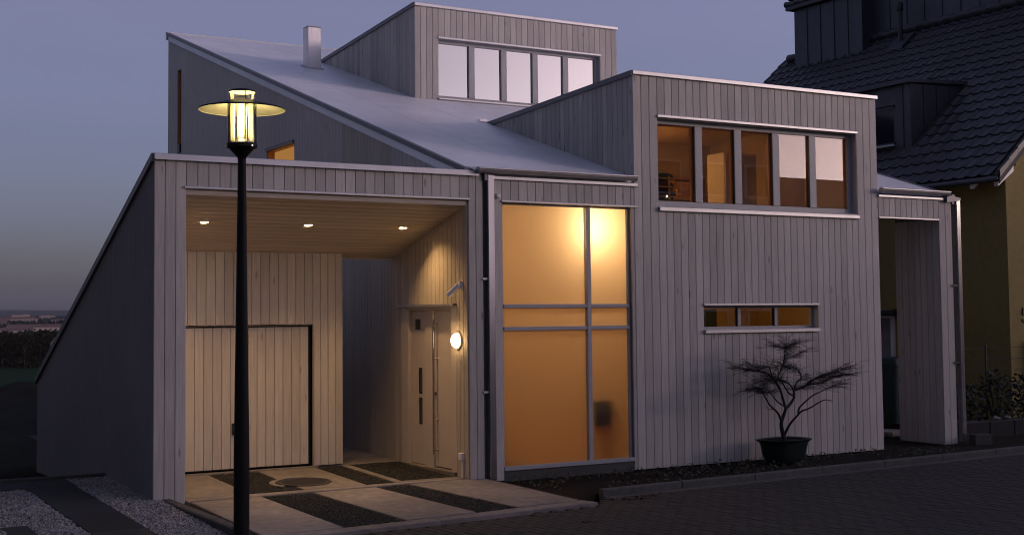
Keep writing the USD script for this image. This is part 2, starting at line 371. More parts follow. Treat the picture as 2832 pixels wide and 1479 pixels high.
# driveway of slabs and dark grit beds
def dzb(x, y): return 0.05 + 0.03*y
DZF = lambda x, y: 0.045 + 0.022*y
drive = part(None, 'driveway', cat([poly_slab([(4.17, 0.1), (8.05, 0.1), (8.0, 7.5), (4.17, 7.5)], lambda x, y: dzb(x, y)-0.012, 0.3),
                                    poly_slab([(4.17, -2.58), (8.30, -2.22), (8.24, 0.1), (4.17, 0.1)], lambda x, y: DZF(x, y)-0.012, 0.3)]), GRIT, kind='structure', label='driveway of pale concrete slabs and dark grit beds under the carport')
for nm, pts, front in (
    ('concrete_slab', [(4.485, -0.03), (5.29, 0.0), (5.31, -2.28), (4.475, -2.37)], 1),
    ('concrete_slab', [(5.91, -0.02), (6.70, 0.02), (6.86, -2.14), (6.02, -2.22)], 1),
    ('concrete_slab', [(7.16, 0.03), (8.17, 0.10), (8.22, -2.02), (7.40, -2.08)], 1),
    ('concrete_slab', [(4.46, 0.20), (5.24, 0.20), (5.28, 1.90), (4.46, 1.90)], 0),
    ('concrete_slab', [(5.89, 0.20), (6.67, 0.20), (6.70, 1.90), (5.93, 1.90)], 0),
    ('concrete_slab', [(7.06, 0.20), (7.93, 0.20), (7.93, 0.285), (7.06, 0.285)], 0),
    ('concrete_slab', [(7.07, 0.295), (7.17, 0.295), (7.19, 1.90), (7.08, 1.90)], 0),
    ('concrete_slab', [(7.05, 1.96), (7.94, 1.96), (7.94, 5.2), (7.05, 5.2)], 0),
    ('concrete_border', [(4.46, 0.0), (5.9, 0.05), (8.18, 0.11), (8.18, 0.19), (4.46, 0.19)], 0),
    ('concrete_border', [(4.30, -2.60), (6.3, -2.43), (6.3, -2.25), (4.30, -2.39)], 1),
    ('concrete_border', [(6.305, -2.43), (8.32, -2.25), (8.26, -2.05), (6.305, -2.25)], 1)):
    part(drive, nm, bev_slab(pts, DZF if front else dzb, 0.12, 0.007), CONC)
for y0, y1 in ((0.28, -0.70), (-0.71, -1.7), (-1.71, -2.6)):
    part(drive, 'edging_stone', hull([(x, y, z) for y in (y0, y1) for x, z in ((4.165, -.2), (4.265, -.2), (4.165, .085), (4.18, .097), (4.265, .097))]), KERB)
part(drive, 'wall_plinth_strip', bevbox(4.43, 6.75, 1.905, 1.955, 0.0, 0.125), CONC)
# grit: loose chips in the dark beds
def chip(r, seed):
    m = trimesh.creation.icosphere(0, r); g = np.random.default_rng(seed)
    m.vertices *= g.uniform(0.6, 1.15, (len(m.vertices), 3)); m.vertices[:, 2] *= 0.7; return m
def scatter(name, label, mats, places, radius, parent=None, kind='stuff'):
    pi = UsdGeom.PointInstancer.Define(stage, '/World/' + number('/World', name))
    p = str(pi.GetPath()); protos = []
    for k, m_ in enumerate(mats):
        mm = usdkit.mesh(stage, f'{p}/prototypes/stone_{k:03d}', chip(radius, k+3), m_); protos.append(mm.GetPath())
    pi.CreatePrototypesRel().SetTargets(protos)
    n = len(places); g = np.random.default_rng(5)
    pi.CreatePositionsAttr(Vt.Vec3fArray.FromNumpy(np.asarray(places, np.float32)))
    pi.CreateProtoIndicesAttr(Vt.IntArray.FromNumpy(g.integers(0, len(mats), n).astype(np.int32)))
    sc = g.uniform(0.55, 1.35, n); pi.CreateScalesAttr(Vt.Vec3fArray.FromNumpy(np.stack([sc, sc, sc], 1).astype(np.float32)))
    q = g.normal(size=(n, 4)); q /= np.linalg.norm(q, axis=1, keepdims=True)
    pi.CreateOrientationsAttr(Vt.QuathArray([Gf.Quath(float(a), float(b), float(c), float(d)) for a, b, c, d in q]))
    return tag(pi.GetPrim(), label, None, None, kind)
def fill(poly, n, zf, seed=1):
    g = np.random.default_rng(seed); x0, y0, x1, y1 = poly.bounds; pr = prep(poly); out = []
    while len(out) < n:
        for x, y in zip(g.uniform(x0, x1, 500), g.uniform(y0, y1, 500)):
            if pr.contains(Point(x, y)): out.append((x, y, zf(x, y)))
    return out[:n]
beds = [[(4.28, -0.03), (4.48, -0.03), (4.47, -2.37), (4.28, -2.38)], [(5.30, 0.0), (5.90, -0.02), (6.01, -2.22), (5.32, -2.28)], [(6.71, 0.02), (7.15, 0.03), (7.39, -2.08), (6.87, -2.14)],
        [(5.25, 0.2), (5.88, 0.2), (5.92, 1.9), (5.29, 1.9)], [(6.68, 0.2), (7.05, 0.2), (7.07, 1.9), (6.71, 1.9)], [(7.19, 0.3), (7.9, 0.3), (7.9, 1.95), (7.2, 1.95)]]
pts = []
for k, b in enumerate(beds):
    P = Polygon(b).buffer(-0.008); pts += fill(P, int(P.area*2600), (lambda x, y: DZF(x, y)-0.009) if k < 3 else (lambda x, y: dzb(x, y)-0.009), k)
scatter('dark_grit', 'dark grit lying in the beds between the driveway slabs', [mat('grit_a', (0.025, 0.026, 0.022), 0.9), mat('grit_b', (0.045, 0.042, 0.035), 0.9), mat('grit_c', (0.02, 0.025, 0.015), 0.9)], pts, 0.011)

# forecourt left of the carport: pebble strips and dark slabs
def lz(x, y): return 0.10 + 0.03*y
court = part(None, 'forecourt', poly_slab([(-.85, -2.62), (4.16, -2.62), (4.16, 2.10), (-.85, 2.10)], lambda x, y: lz(x, y)-0.02, 0.6), mat('pebble_bed', (0.09, 0.087, 0.085), 0.9, grain=(60, 60, 60), amp=0.4, bump=0.8), kind='structure', label='forecourt of pale pebbles crossed by dark paved strips')
SLABD = mat('dark_paving', (0.036, 0.037, 0.035), 0.85, spec=0.2, grain=(20, 20, 20), amp=0.2, obj=0.12, bump=0.3, big=0.12)
for a, b in ((1.44, 0.44), (0.43, -0.56), (-0.57, -1.57), (-1.58, -2.58)):
    part(court, 'paving_slab', bev_slab([(3.05, a), (3.58, a), (3.58, b), (3.05, b)], lz, 0.08), SLABD)
for a in np.arange(-.8, 4.0, 1.0):
    part(court, 'paving_slab', bev_slab([(a, 2.07), (min(a+.99, 3.6), 2.07), (min(a+.99, 3.6), 1.45), (a, 1.45)], lz, 0.08), SLABD) if a < 3.5 else None
part(court, 'paving_slab', bev_slab([(1.50, -.93), (2.62, -.93), (2.62, -1.56), (1.50, -1.56)], lz, 0.08), SLABD, label='dark slab set round the pale cover')
for a in (-.6, .6, 1.8, 3.0):
    part(court, 'edging_stone', bev_slab([(a, 2.09), (a+1.19, 2.09), (a+1.19, 2.17), (a, 2.17)], lambda x, y: 0.19, 0.25), KERB)
peb = fill(Polygon([(3.59, -2.55), (4.15, -2.55), (4.15, 2.05), (3.59, 2.05)]), 6500, lambda x, y: lz(x, y)-0.012, 21)
peb += fill(Polygon([(1.4, -2.55), (3.04, -2.55), (3.04, 1.43), (1.4, 1.43)]).difference(sbox(1.5, -1.56, 2.62, -.93)), 13000, lambda x, y: lz(x, y)-0.012, 22)
scatter('pebbles', 'pale pebbles filling the strips left of the carport', [mat('pebble_a', (0.31, 0.298, 0.291), 0.8), mat('pebble_b', (0.211, 0.205, 0.205), 0.8), mat('pebble_c', (0.136, 0.13, 0.13), 0.8), mat('pebble_d', (0.36, 0.341, 0.322), 0.8)], peb, 0.016)
def manhole(name, label, c, r, m, tilt, ribs):
    t = thing(name, label, 'manhole cover', loc=c)
    ring = lathe([(r*1.0, -0.03), (r*1.0, 0.010), (r*0.99, 0.013), (r*0.90, 0.013), (r*0.895, 0.004)], 48)
    lid = lathe([(0.0005, 0.009), (r*0.865, 0.009), (r*0.885, 0.003), (r*0.885, -0.02)], 48)
    for o in (ring, lid): o.vertices[:, 2] += tilt*o.vertices[:, 1]
    part(t, 'ring', ring, m, 40); l_ = part(t, 'lid', lid, m, 40)
    for i in range(-ribs, ribs+1):
        w = math.sqrt(max(0, (r*0.8)**2 - (i*r*0.8/ribs)**2))
        if w > 0.04:
            b = bx(-w, w, i*r*.8/ribs-0.008, i*r*.8/ribs+0.008, 0.009, 0.0125); b.vertices[:, 2] += tilt*b.vertices[:, 1]
            part(l_, 'rib', b, m)
manhole('manhole_cover', 'round rusty iron cover in the lit driveway slab before the garage door', (6.09, 0.74, 0.0725), 0.33, IRON, 0.03, 7)
manhole('manhole_cover', 'round pale cover at the left edge set in a dark slab among pebbles', (2.08, -1.26, 0.063), 0.29, CONC, 0.03, 5)
# stones set round the rusty cover
for k in range(26):
    a = math.radians(-20 + k*9); x, y = 6.09 + 0.375*math.cos(a), 0.74 + 0.375*math.sin(a)
    m = bevbox(-.022, .022, -.035, .035, -0.05, 0.006, 0.005); m.apply_transform(trimesh.transformations.rotation_matrix(a-math.pi/2, [0, 0, 1])); m.apply_translation((x, y, dzb(x, y)))
    part(drive, 'cover_sett', m, CONC)

# planting bed between kerb and house, and the neighbour's strip
part(None, 'planting_bed', poly_slab([(8.23, -2.0), (8.74, -1.62), (19.5, kerb_y(19.5)+.09), (30, kerb_y(30)), (30, 2.0), (8.2, 0.3)], lambda x, y: -0.015 + 0.0*x, 0.3), SOIL, kind='structure', label='dark soil bed along the foot of the house')
bedp = Polygon([(8.4, -1.8), (8.78, -1.5), (15.5, -1.1), (15.5, -0.1), (8.4, -0.1)])
LV, LF = [], []
for (x, y, z) in fill(bedp, 1500, lambda x, y: -0.012, 31):
    if meshkit.noise(np.array([[x*1.7, y*2.5, 0]]), 4)[0] < 0.42: continue
    a = rng.uniform(0, 6.28); s = rng.uniform(0.015, 0.04); t = rng.uniform(0.2, 0.9); h = rng.uniform(0.01, 0.07)
    u = np.array([math.cos(a), math.sin(a), t])*s; v = np.array([-math.sin(a), math.cos(a), 0.1])*s*0.55; o = np.array([x, y, z+h])
    k = len(LV); LV += [o-u*.2, o+u*.5+v, o+u*1.1, o+u*.5-v]; LF += [[k, k+1, k+2], [k, k+2, k+3]]
LEAFD = mat('ground_cover_leaf', (0.035, 0.045, 0.022), 0.6, grain=(30, 30, 30), amp=0.4)
part(None, 'ground_cover', trimesh.Trimesh(LV, LF, process=False), LEAFD, kind='stuff', label='low leafy ground cover in the bed beside the kerb')
LV, LF = [], []
for (cx, cy, n_, sp) in ((8.95, -2.05, 90, 0.16), (9.25, -1.95, 45, 0.1), (7.6, -3.2, 30, .09)):
    for _ in range(n_):
        x, y = rng.gauss(cx, sp), rng.gauss(cy, sp*.35); a = rng.uniform(0, 6.28); s = rng.uniform(.015, .03)
        u = np.array([math.cos(a), math.sin(a), rng.uniform(-.2, .6)])*s; v = np.array([-math.sin(a), math.cos(a), rng.uniform(-.2, .3)])*s*.6; o = np.array([x, y, ROADZ+.012])
        k = len(LV); LV += [o-u, o+v, o+u, o-v]; LF += [[k, k+1, k+2], [k, k+2, k+3]]
part(None, 'fallen_leaves', trimesh.Trimesh(LV, LF, process=False), mat('dead_leaf', (0.07, 0.045, 0.025), 0.8, grain=(40, 40, 40), amp=0.4), kind='stuff', label='dead leaves gathered on the street by the kerb end')

# ------------------------------------------------------------------ the house
house = thing('modern_house', 'grey board clad house with carport, frosted stair window and box dormers', 'house', loc=(0, 0, 0))
X0, XR = 4.076, 16.60             # whole front
BX0, BX1, BH, BD = 10.486, 14.997, 5.30, 3.985
TX0, TX1, TY, TZ, TYB = 10.284, 14.56, 6.163, 7.51, 10.46
GX, GB = 7.95, 13.1               # gable plane, back
def zr(y): return 3.862 + 0.3215*y          # main roof
def zb(y): return BH - 0.045*y              # front dormer roof
def zt(y): return TZ - 0.067*(y-TY)         # rear dormer roof
def zc(y): return 3.43 - 0.277*y            # carport ceiling
def zco(y): return 3.835 - 0.4176*y         # carport roof
front = ((0, 0, 0), (1, 0, 0), (0, -1, 0))
# street front of the main block
UW = (10.89, 14.575, 3.50, 4.70); SW = (11.63, 13.735, 1.825, 2.15)
segs = [BX0, 10.89, 11.63, 13.735, 14.575, BX1]
blockw = part(house, 'block_front', wall_boxes(*front, [BX0+.01] + segs[1:-1] + [BX1-.01], 0.0, BH-.03, [UW, SW], 0.022, 0.12), BACK)
boarding(blockw, 'facade_board', WOOD, *front, segs, 0.0, BH-.045, openings=[UW, SW])
# stair bay
SO = (8.446, 10.43, 0.14, 3.46)
bayw = part(house, 'stair_bay_front', wall_boxes(*front, [8.33, SO[0], SO[1], BX0+.01], 0.0, 3.80, [SO], 0.022, 0.12), BACK)
boarding(bayw, 'bay_board', WOOD, *front, [8.312, SO[0], SO[1], BX0-.001], 0.0, 3.74, openings=[(SO[0], SO[1], -0.1, 3.49)])
# carport front
CO = (4.43, 7.965, -0.2, 3.475)
carw = part(house, 'carport_front', wall_boxes(*front, [X0+.012, CO[0]-.004, CO[1]+.004, 8.16], -0.2, 3.80, [CO], 0.022, 0.10), BACK)
boarding(carw, 'carport_board', WOOD, *front, [X0, CO[0]], 0.0, 3.785)
boarding(carw, 'carport_board', WOOD, *front, [CO[0], CO[1]], 3.50, 3.785, pitch=0.126)
boarding(carw, 'carport_board', WOOD, *front, [CO[1], 8.17], 0.02, 3.785, pitch=0.11)
# right wing: a deep portal
RO = (15.0, 16.30, -0.2, 3.46)
wingw = part(house, 'wing_front', wall_boxes(*front, [15.0, 16.305, 16.585], -0.1, 3.84, [RO], 0.022, 0.10), BACK)
boarding(wingw, 'wing_board', WOOD, *front, [15.0, 16.30], 3.485, 3.775, pitch=0.12)
boarding(wingw, 'wing_board', WOOD, *front, [16.30, 16.585], 0.0, 3.775, pitch=0.14)
wsl = part(house, 'wing_side_wall', bx(16.325, 16.575, 0.10, 0.90, -0.1, 3.80), BACK)
boarding(wsl, 'wing_side_board', WOOD, (16.30, 0, 0), (0, 1, 0), (-1, 0, 0), [0.02, 0.91], 0.0, lambda u: min(3.48, 3.8), pitch=0.12)
boarding(wsl, 'wing_side_board', WOOD, (16.60, 0, 0), (0, 1, 0), (1, 0, 0), [0.02, 0.91], 0.0, 3.7, pitch=0.12)
boarding(wsl, 'wing_side_board', WOOD, (0, 0.925, 0), (1, 0, 0), (0, 1, 0), [16.30, 16.60], 0.0, 3.7, pitch=0.12)
part(house, 'wing_soffit', poly_slab([(15.0, 0.1), (16.6, 0.1), (16.6, 6), (15.0, 6)], lambda x, y: zr(y)-.20, 0.02), SOFFIT)

# metal caps and trims
def trim(parent, name, x0, x1, z0, z1, y0=-0.03, y1=0.05, m=METAL): part(parent, name, bevbox(x0, x1, y0, y1, z0, z1, 0.006), m)
trim(house, 'parapet_cap', BX0-.015, BX1+.015, BH-.045, BH+.012, -0.035, 0.12)
trim(house, 'parapet_cap', X0-.012, 8.10, 3.785, 3.845, -0.035, 0.10)
part(house, 'parapet_drip', bx(X0-.01, 8.10, -0.046, -0.036, 3.775, 3.80), METAL)
trim(house, 'eaves_trim', 8.312, 10.53, 3.742, 3.79, -0.03, 0.06)
trim(house, 'eaves_trim', 14.985, 16.40, 3.775, 3.815, -0.03, 0.06)
trim(house, 'opening_trim', CO[0]-.03, CO[1]+.02, 3.47, 3.50, -0.025, 0.05)
trim(house, 'opening_trim', 8.43, 10.53, 3.463, 3.49, -0.025, 0.05)
trim(house, 'opening_trim', 14.99, 16.29, 3.455, 3.483, -0.025, 0.05)
def half_gutter(x0, x1, zc_, r=0.055):
    prof = [(r*math.cos(a), r*math.sin(a)) for a in np.linspace(math.pi, 2*math.pi, 11)] + [((r-.006)*math.cos(a), (r-.006)*math.sin(a)) for a in np.linspace(2*math.pi, math.pi, 11)]
    V = [(x, -0.07+p, zc_+q) for x in (x0, x1) for p, q in prof]; n = len(prof); F = []
    for i in range(n):
        j = (i+1) % n; F += [[i, j, n+j], [i, n+j, n+i]]
    m = trimesh.Trimesh(V, F, process=False)
    bead = tube([(x0, -0.07-r, zc_+.004), (x1, -0.07-r, zc_+.004)], 0.011, 8)
    e = [disc((x, -0.07, zc_-.02), (1, 0, 0), 0.045, 16) for x in (x0+.002, x1-.002)]
    return cat([m, bead] + e)
part(house, 'gutter', half_gutter(8.06, 10.47, 3.865), METAL, 30)
part(house, 'gutter', half_gutter(14.985, 16.45, 3.895), METAL, 30)
# downpipes
part(house, 'downpipe', bevbox(8.222, 8.318, -0.045, 0.05, 0.02, 3.80, 0.008), STEEL, label='square steel downpipe between carport and stair bay')
part(house, 'downpipe_recess', bx(8.165, 8.335, 0.055, 0.11, 0.0, 3.80), BACK)
for z in (1.1, 2.5): part(house, 'pipe_bracket', bx(8.15, 8.225, -0.02, 0.0, z-.012, z+.012), METAL)
part(house, 'downpipe', bevbox(16.655, 16.745, -0.045, 0.045, 0.02, 3.80, 0.008), STEEL, label='square steel downpipe beside the right portal')
for z in (1.25, 2.45): part(house, 'pipe_bracket', bx(16.53, 16.66, -0.035, -0.012, z-.012, z+.012), DARKP)
part(house, 'rainwater_head', bevbox(8.175, 8.225, -0.04, 0.06, 3.72, 3.81, .006), VERGE)
part(house, 'rainwater_head', hull([(16.42, -.07, 3.74), (16.42, .04, 3.74), (16.42, -.07, 3.86), (16.42, .04, 3.86), (16.75, -.05, 3.78), (16.75, .05, 3.78), (16.75, -.05, 3.82), (16.75, .05, 3.82)]), VERGE)

# main roof with holes for the dormers
rp = Polygon([(GX-.02, 0.03), (BX0+.06, 0.03), (BX0+.06, BD-.12), (BX1-.06, BD-.12), (BX1-.06, 0.03), (XR+.03, 0.03), (XR+.03, GB), (GX-.02, GB)], [[(TX0+.06, TY+.06), (TX1-.06, TY+.06), (TX1-.06, TYB-.12), (TX0+.06, TYB-.12)]])
rm = trimesh.creation.extrude_polygon(rp, 0.16, engine='earcut'); rm.apply_translation((0, 0, -0.16)); rm.vertices[:, 2] += zr(rm.vertices[:, 1])
roof = part(house, 'roof', rm, ROOF)
def along_y(x0, x1, y0, y1, zf, h0, h1):
    return hull([(x, y, zf(y)+h) for x in (x0, x1) for y in (y0, y1) for h in (h0, h1)])
part(roof, 'verge_trim', along_y(GX-.045, GX+.02, -0.02, GB+.02, zr, -0.05, 0.015), VERGE)
part(roof, 'verge_trim', along_y(XR-.01, XR+.05, -0.02, GB+.02, zr, -0.13, 0.015), VERGE)
part(roof, 'eaves_flashing', hull([(x, y, zr(y)+h) for x in (8.0, BX0) for y in (-0.075, 0.10) for h in (0.004, 0.012)]), METAL)
part(roof, 'ridge_trim', hull([(x, y, zr(GB)+h) for x in (GX-.04, XR+.05) for y in (GB-.02, GB+.05) for h in (-.14, .02)]), METAL)
for k in range(1, 8):
    x = GX + k*1.07
    for (a, b) in (((0.15, GB-.05),) if not (BX0-.05 < x < BX1 or TX0-.05 < x < TX1) else ((BD+.1, TY-.1), (TYB+.1, GB-.05))):
        part(roof, 'membrane_seam', along_y(x-.02, x+.02, a, b, zr, 0.0006, 0.0018), ROOF)
# chimney
chim = part(house, 'chimney', bevbox(9.465, 9.735, 9.07, 9.32, 6.70, 7.585, 0.012), CHIM)
part(chim, 'chimney_cap', bevbox(9.46, 9.74, 9.065, 9.325, 7.586, 7.60, 0.004), STEEL)
part(house, 'chimney_flashing', along_y(9.43, 9.77, 9.03, 9.36, zr, 0.0, 0.03), METAL)

# gable wall (towards the carport)
G1 = (12.15, 12.43, 5.45, 7.16); G2 = (5.87, 7.15, 4.25, 4.90)
gsegs = [0.12, 5.87, 7.15, 12.15, 12.43, GB-.02]
ng = ((GX, 0, 0), (0, 1, 0), (-1, 0, 0))
DO = (0.32, 1.90, -0.1, 2.175)
gab = part(house, 'gable_wall', wall_boxes(*ng, [0.1, 0.32, 1.90] + gsegs[1:], -2.3, lambda u: zr(u)-.15, [G1, G2, DO], 0.024, 0.16), BACK)
boarding(gab, 'gable_board', WOOD, *ng, [3.9, 5.87, 7.15, 12.15, 12.43, GB], lambda u: max(-2.2, 0.0), lambda u: zr(u)-.045, openings=[G1, G2], joined=True, g=0.004)
boarding(gab, 'gable_board', WOOD, *ng, [0.12, 2.2], lambda u: zco(u)-.03, lambda u: zr(u)-.045, joined=True, g=0.004, t=0.018)
boarding(gab, 'entrance_board', WOOD_DIMMED, *ng, [0.02, 0.32, 1.90, 2.2, 3.9], 0.05, lambda u: zc(u)+.02 if u < 2.2 else zr(u)-.045, pitch=0.112, openings=[DO])
# small windows in the gable
def deep_window(name, y0, y1, z0, z1, depth, pm):
    w = part(house, name, cat([bx(GX+.02, GX+depth, y1-.02, y1, z0, z1), bx(GX+.02, GX+depth, y0, y0+.02, z0, z1), bx(GX+.02, GX+depth, y0, y1, z1-.02, z1), bx(GX+.02, GX+depth, y0, y1, z0, z0+.02)]), TIMBER)
    part(w, 'pane', bx(GX+depth, GX+depth+.01, y0, y1, z0, z1), pm); return w
deep_window('slot_window', *G1, 0.14, PANED)
LIT1 = glow('lit_pane_glow', (1.0, 0.46, 0.12), 0.22)  # the pane itself glows in place of a lit room behind it
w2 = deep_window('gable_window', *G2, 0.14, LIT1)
part(w2, 'shutter_box', hull([(x, y, z) for y in (G2[0], G2[1]) for x, z in ((GX-.03, 4.89), (GX+.05, 4.89), (GX-.03, 4.94), (GX+.05, 4.94))]), VERGE)
part(house, 'slot_window_catch', bx(GX-.03, GX+.02, 12.18, 12.32, 5.45, 5.62), DARKP)

# carport: left wall, roof, ceiling
lw = part(house, 'carport_side_wall', hull([(x, y, z) for x in (X0+.026, X0+.16) for y, z in ((0.1, -0.3), (0.1, zco(.1)-.07), (6.28, zco(6.28)-.07), (6.28, -3.0), (2.2, -3.0))]), BACK)
boarding(lw, 'side_board', WOOD_SHADED, (X0, 0, 0), (0, 1, 0), (-1, 0, 0), [0.02, 6.28], lambda u: 0.10 if u < 2.0 else -2.0, lambda u: zco(u)-.06, joined=True, g=0.0035, c=0.003)
part(house, 'carport_side_lining', hull([(x, y, z) for x in (X0+.165, CO[0]-.01) for y, z in ((0.11, 0.0), (0.11, zc(.11)), (6.2, zc(6.2)), (6.2, 0.0))]), WOOD_LIT)
crf = part(house, 'carport_roof', hull([(x, y, zco(y)+h) for x in (X0-.01, GX-.0) for y in (0.10, 2.12) for h in (-0.06, 0.0)]), ROOF)
part(crf, 'garage_roof', hull([(x, y, zco(y)+h) for x in (X0-.01, 7.12) for y in (2.12, 6.30) for h in (-0.06, 0.0)]), ROOF)
part(crf, 'verge_trim', along_y(X0-.035, X0+.02, 0.0, 6.32, zco, -0.075, 0.012), VERGE)
ceil = part(house, 'carport_ceiling', hull([(x, y, zc(y)+h) for x in (CO[0]-.02, GX-.02) for y in (0.06, 2.13) for h in (0.062, 0.08)]), BACK)
DL = [(4.918, 0.915), (6.223, 0.915), (7.513, 0.915)]
nb_ = 17
for k in range(nb_):
    ya, yb = 0.055 + (2.14-.055)*k/nb_, 0.055 + (2.14-.055)*(k+1)/nb_
    g = 0.0075
    holes = [x for x, y in DL if ya < y < yb]
    xs = [CO[0]-.005] + [v for x in holes for v in (x-.048, x+.048)] + [GX-.005]
    rects = [(a, b, ya, yb) for a, b in zip(xs[::2], xs[1::2])] + [(x-.048, x+.048, p, q) for x in holes for p, q in ((ya, .915-.05), (.915+.05, yb)) if q-p > .015]
    for a, b, ya_, yb_ in rects:
        P = []
        for x in (a, b):
            for y, h in ((ya_+g, .02), (ya_+g, .004), (ya_+g+.004, 0), (yb_-g-.004, 0), (yb_-g, .004), (yb_-g, .02)): P.append((x, y, zc(y)+h))
        part(ceil, 'soffit_board', hull(P), SOFFIT)
part(house, 'head_lining', bevbox(CO[0]+.002, CO[1]-.002, .026, .056, zc(.05)-.012, 3.468, .003), SOFFIT)
part(house, 'ceiling_edge_board', bevbox(7.12, GX-.005, 2.12, 2.16, zc(2.14)-.01, zc(2.14)+.20, .004), WOOD_LIT)
# garage front with door
GY = 1.955
GD = (4.40, 6.70, -0.1, 1.945)
gn = ((0, GY, 0), (1, 0, 0), (0, -1, 0))
gw = part(house, 'garage_wall', cat([wall_boxes(*gn, [4.44, 6.70, 7.10], 0.0, zc(GY+.1)+.0, [GD], 0.024, 0.10), hull([(x, y, z) for x in (6.99, 7.095) for y, z in ((GY+.03, 0), (GY+.03, zc(GY)), (6.2, 1.0), (6.2, 0))]), bx(4.44, 7.1, 6.1, 6.2, -0.5, 1.1)]), BACK)
boarding(gw, 'garage_board', WOOD_LIT, *gn, [4.435, 6.70, 7.12], 0.125, zc(GY)-.002, pitch=0.118, openings=[(GD[0], GD[1], -.1, 1.945)])
boarding(gw, 'gap_board', WOOD, (7.12, 0, 0), (0, 1, 0), (1, 0, 0), [GY+.005, 6.2], 0.0, lambda u: zco(u)-.04, joined=True)
gdoor = part(house, 'garage_door', bx(4.44, 6.695, GY+.075, GY+.10, 0.135, 1.94), DARKP)
kx_ = np.linspace(4.44, 6.655, 20)
for a, b in zip(kx_[:-1], kx_[1:]):
    part(gdoor, 'door_panel', vboard((0, GY+.05, 0), (1, 0, 0), (0, -1, 0), a, b, 0.15, 1.925, g=0.003), WOOD_LIT)
hd = part(gdoor, 'handle_plate', bevbox(5.62, 5.66, GY+.032, GY+.05, 0.57, 0.72, .004), DARKP)
part(gdoor, 'handle_lever', tube([(5.64, GY+.035, .61), (5.64, GY-.0, .61), (5.70, GY-.0, .60)], 0.008, 8), DARKP)
part(house, 'garage_reveal', cat([bx(6.70, 6.715, GY+.0, GY+.09, 0.12, 1.95), bx(4.43, 6.70, GY+.0, GY+.09, 1.947, 1.96)]), WOOD_LIT)

# entrance door in the gable wall, under the carport
door = part(house, 'front_door', cat([bx(GX+.005, GX+.11, 1.70, 1.90, 0.06, 2.17), bx(GX+.005, GX+.11, 0.33, 0.47, 0.06, 2.17), bx(GX+.035, GX+.11, 1.03, 1.24, 0.10, 2.17), bx(GX+.03, GX+.11, 0.47, 1.70, 2.12, 2.17)]), DOORP)
part(door, 'threshold', bevbox(GX-.03, GX+.11, 0.33, 1.90, 0.03, 0.105, .006), CONC)
leaf = part(door, 'door_leaf', bevbox(GX+.06, GX+.10, 0.475, 1.025, 0.115, 2.115, .006), DOORP)
part(leaf, 'pull_bar', tube([(GX+.0, .955, 0.28), (GX+.0, .955, 2.00)], 0.014, 12), STEEL, 40)
for z in (0.33, 0.72, 1.5, 1.95): part(leaf, 'bar_stand', tube([(GX+.0, .955, z), (GX+.065, .935, z)], 0.009, 8), STEEL)
part(leaf, 'lock', tube([(GX+.045, .995, 1.05), (GX+.062, .995, 1.05)], 0.022, 14), STEEL)
side = part(door, 'side_panel', bevbox(GX+.055, GX+.09, 1.245, 1.695, 0.11, 2.115, .004), DOORP)
part(side, 'nameplate', bx(GX+.050, GX+.055, 1.43, 1.57, 1.87, 2.01), IRON)
for z0, z1 in ((1.03, 1.37), (0.63, 0.98)):
    sl = part(side, 'letter_slot', bevbox(GX+.048, GX+.056, 1.38, 1.47, z0, z1, .003), DARKP)
    part(sl, 'slot_flap', bevbox(GX+.044, GX+.049, 1.385, 1.425, z0+.03, z1-.03, .002), STEEL)
    part(sl, 'bell_button', tube([(GX+.040, 1.45, z1-.05), (GX+.048, 1.45, z1-.05)], .012, 10), STEEL)
can = part(door, 'door_canopy', bevbox(GX-.06, GX+.05, 0.29, 1.93, 2.177, 2.20, .004), VERGE)
part(can, 'canopy_edge', bevbox(GX-.066, GX-.0605, 0.29, 1.93, 2.165, 2.20, .002), METAL)

# frosted stair window
FROST = usdkit.material(stage, '/World/Looks/frosted_glass', {
    'tr': ('translucent_bsdf', {'color': (0.82, 0.77, 0.70)}), 'gl': ('glossy_bsdf', {'roughness': 0.25, 'color': (0.8, 0.8, 0.8)}),
    'f': ('fresnel', {'IOR': 1.35}), 'm': ('mix_closure', {})},
    [('f.fac', 'm.fac'), ('tr.BSDF', 'm.closure1'), ('gl.BSDF', 'm.closure2')], surface='m.closure')
sx0, sx1, sz0, sz1 = SO
mx = (9.735, 9.80)
fw = 0.035
stw = part(house, 'stair_window', cat([bevbox(sx0, sx0+fw, .05, .11, sz0, sz1, .004), bevbox(sx1-fw, sx1, .05, .11, sz0, sz1, .004), bx(sx0+fw, sx1-fw, .05, .11, sz1-.02, sz1), bx(sx0+fw, sx1-fw, .05, .11, sz0, sz0+.02)]), FRAME)
part(stw, 'bottom_rail', bevbox(sx0-.0, sx1, -0.012, .05, 0.115, 0.165, .004), FRAME)
part(stw, 'plinth_panel', bevbox(sx0+.002, sx1-.002, 0.004, .05, -0.02, 0.105, .004), KERB)
part(stw, 'mullion', bevbox(mx[0], mx[1], .03, .11, sz0+.02, sz1-.02, .005), FRAME)
for z in (2.16, 1.875):
    part(stw, 'transom', bevbox(sx0+fw, mx[0]-.001, .035, .11, z-.024, z+.024, .005), FRAME)
    part(stw, 'transom', bevbox(mx[1]+.001, sx1-fw, .035, .11, z-.024, z+.024, .005), FRAME)
for a, b in ((sx0+fw, mx[0]), (mx[1], sx1-fw)):
    for z0, z1 in ((sz0+.02, 1.851), (1.899, 2.136), (2.184, sz1-.02)):
        v = [(a, .085, z0), (b, .085, z0), (b, .085, z1), (a, .085, z1)]
        part(stw, 'pane', trimesh.Trimesh(v, [[0, 1, 2], [0, 2, 3]], process=False), FROST)
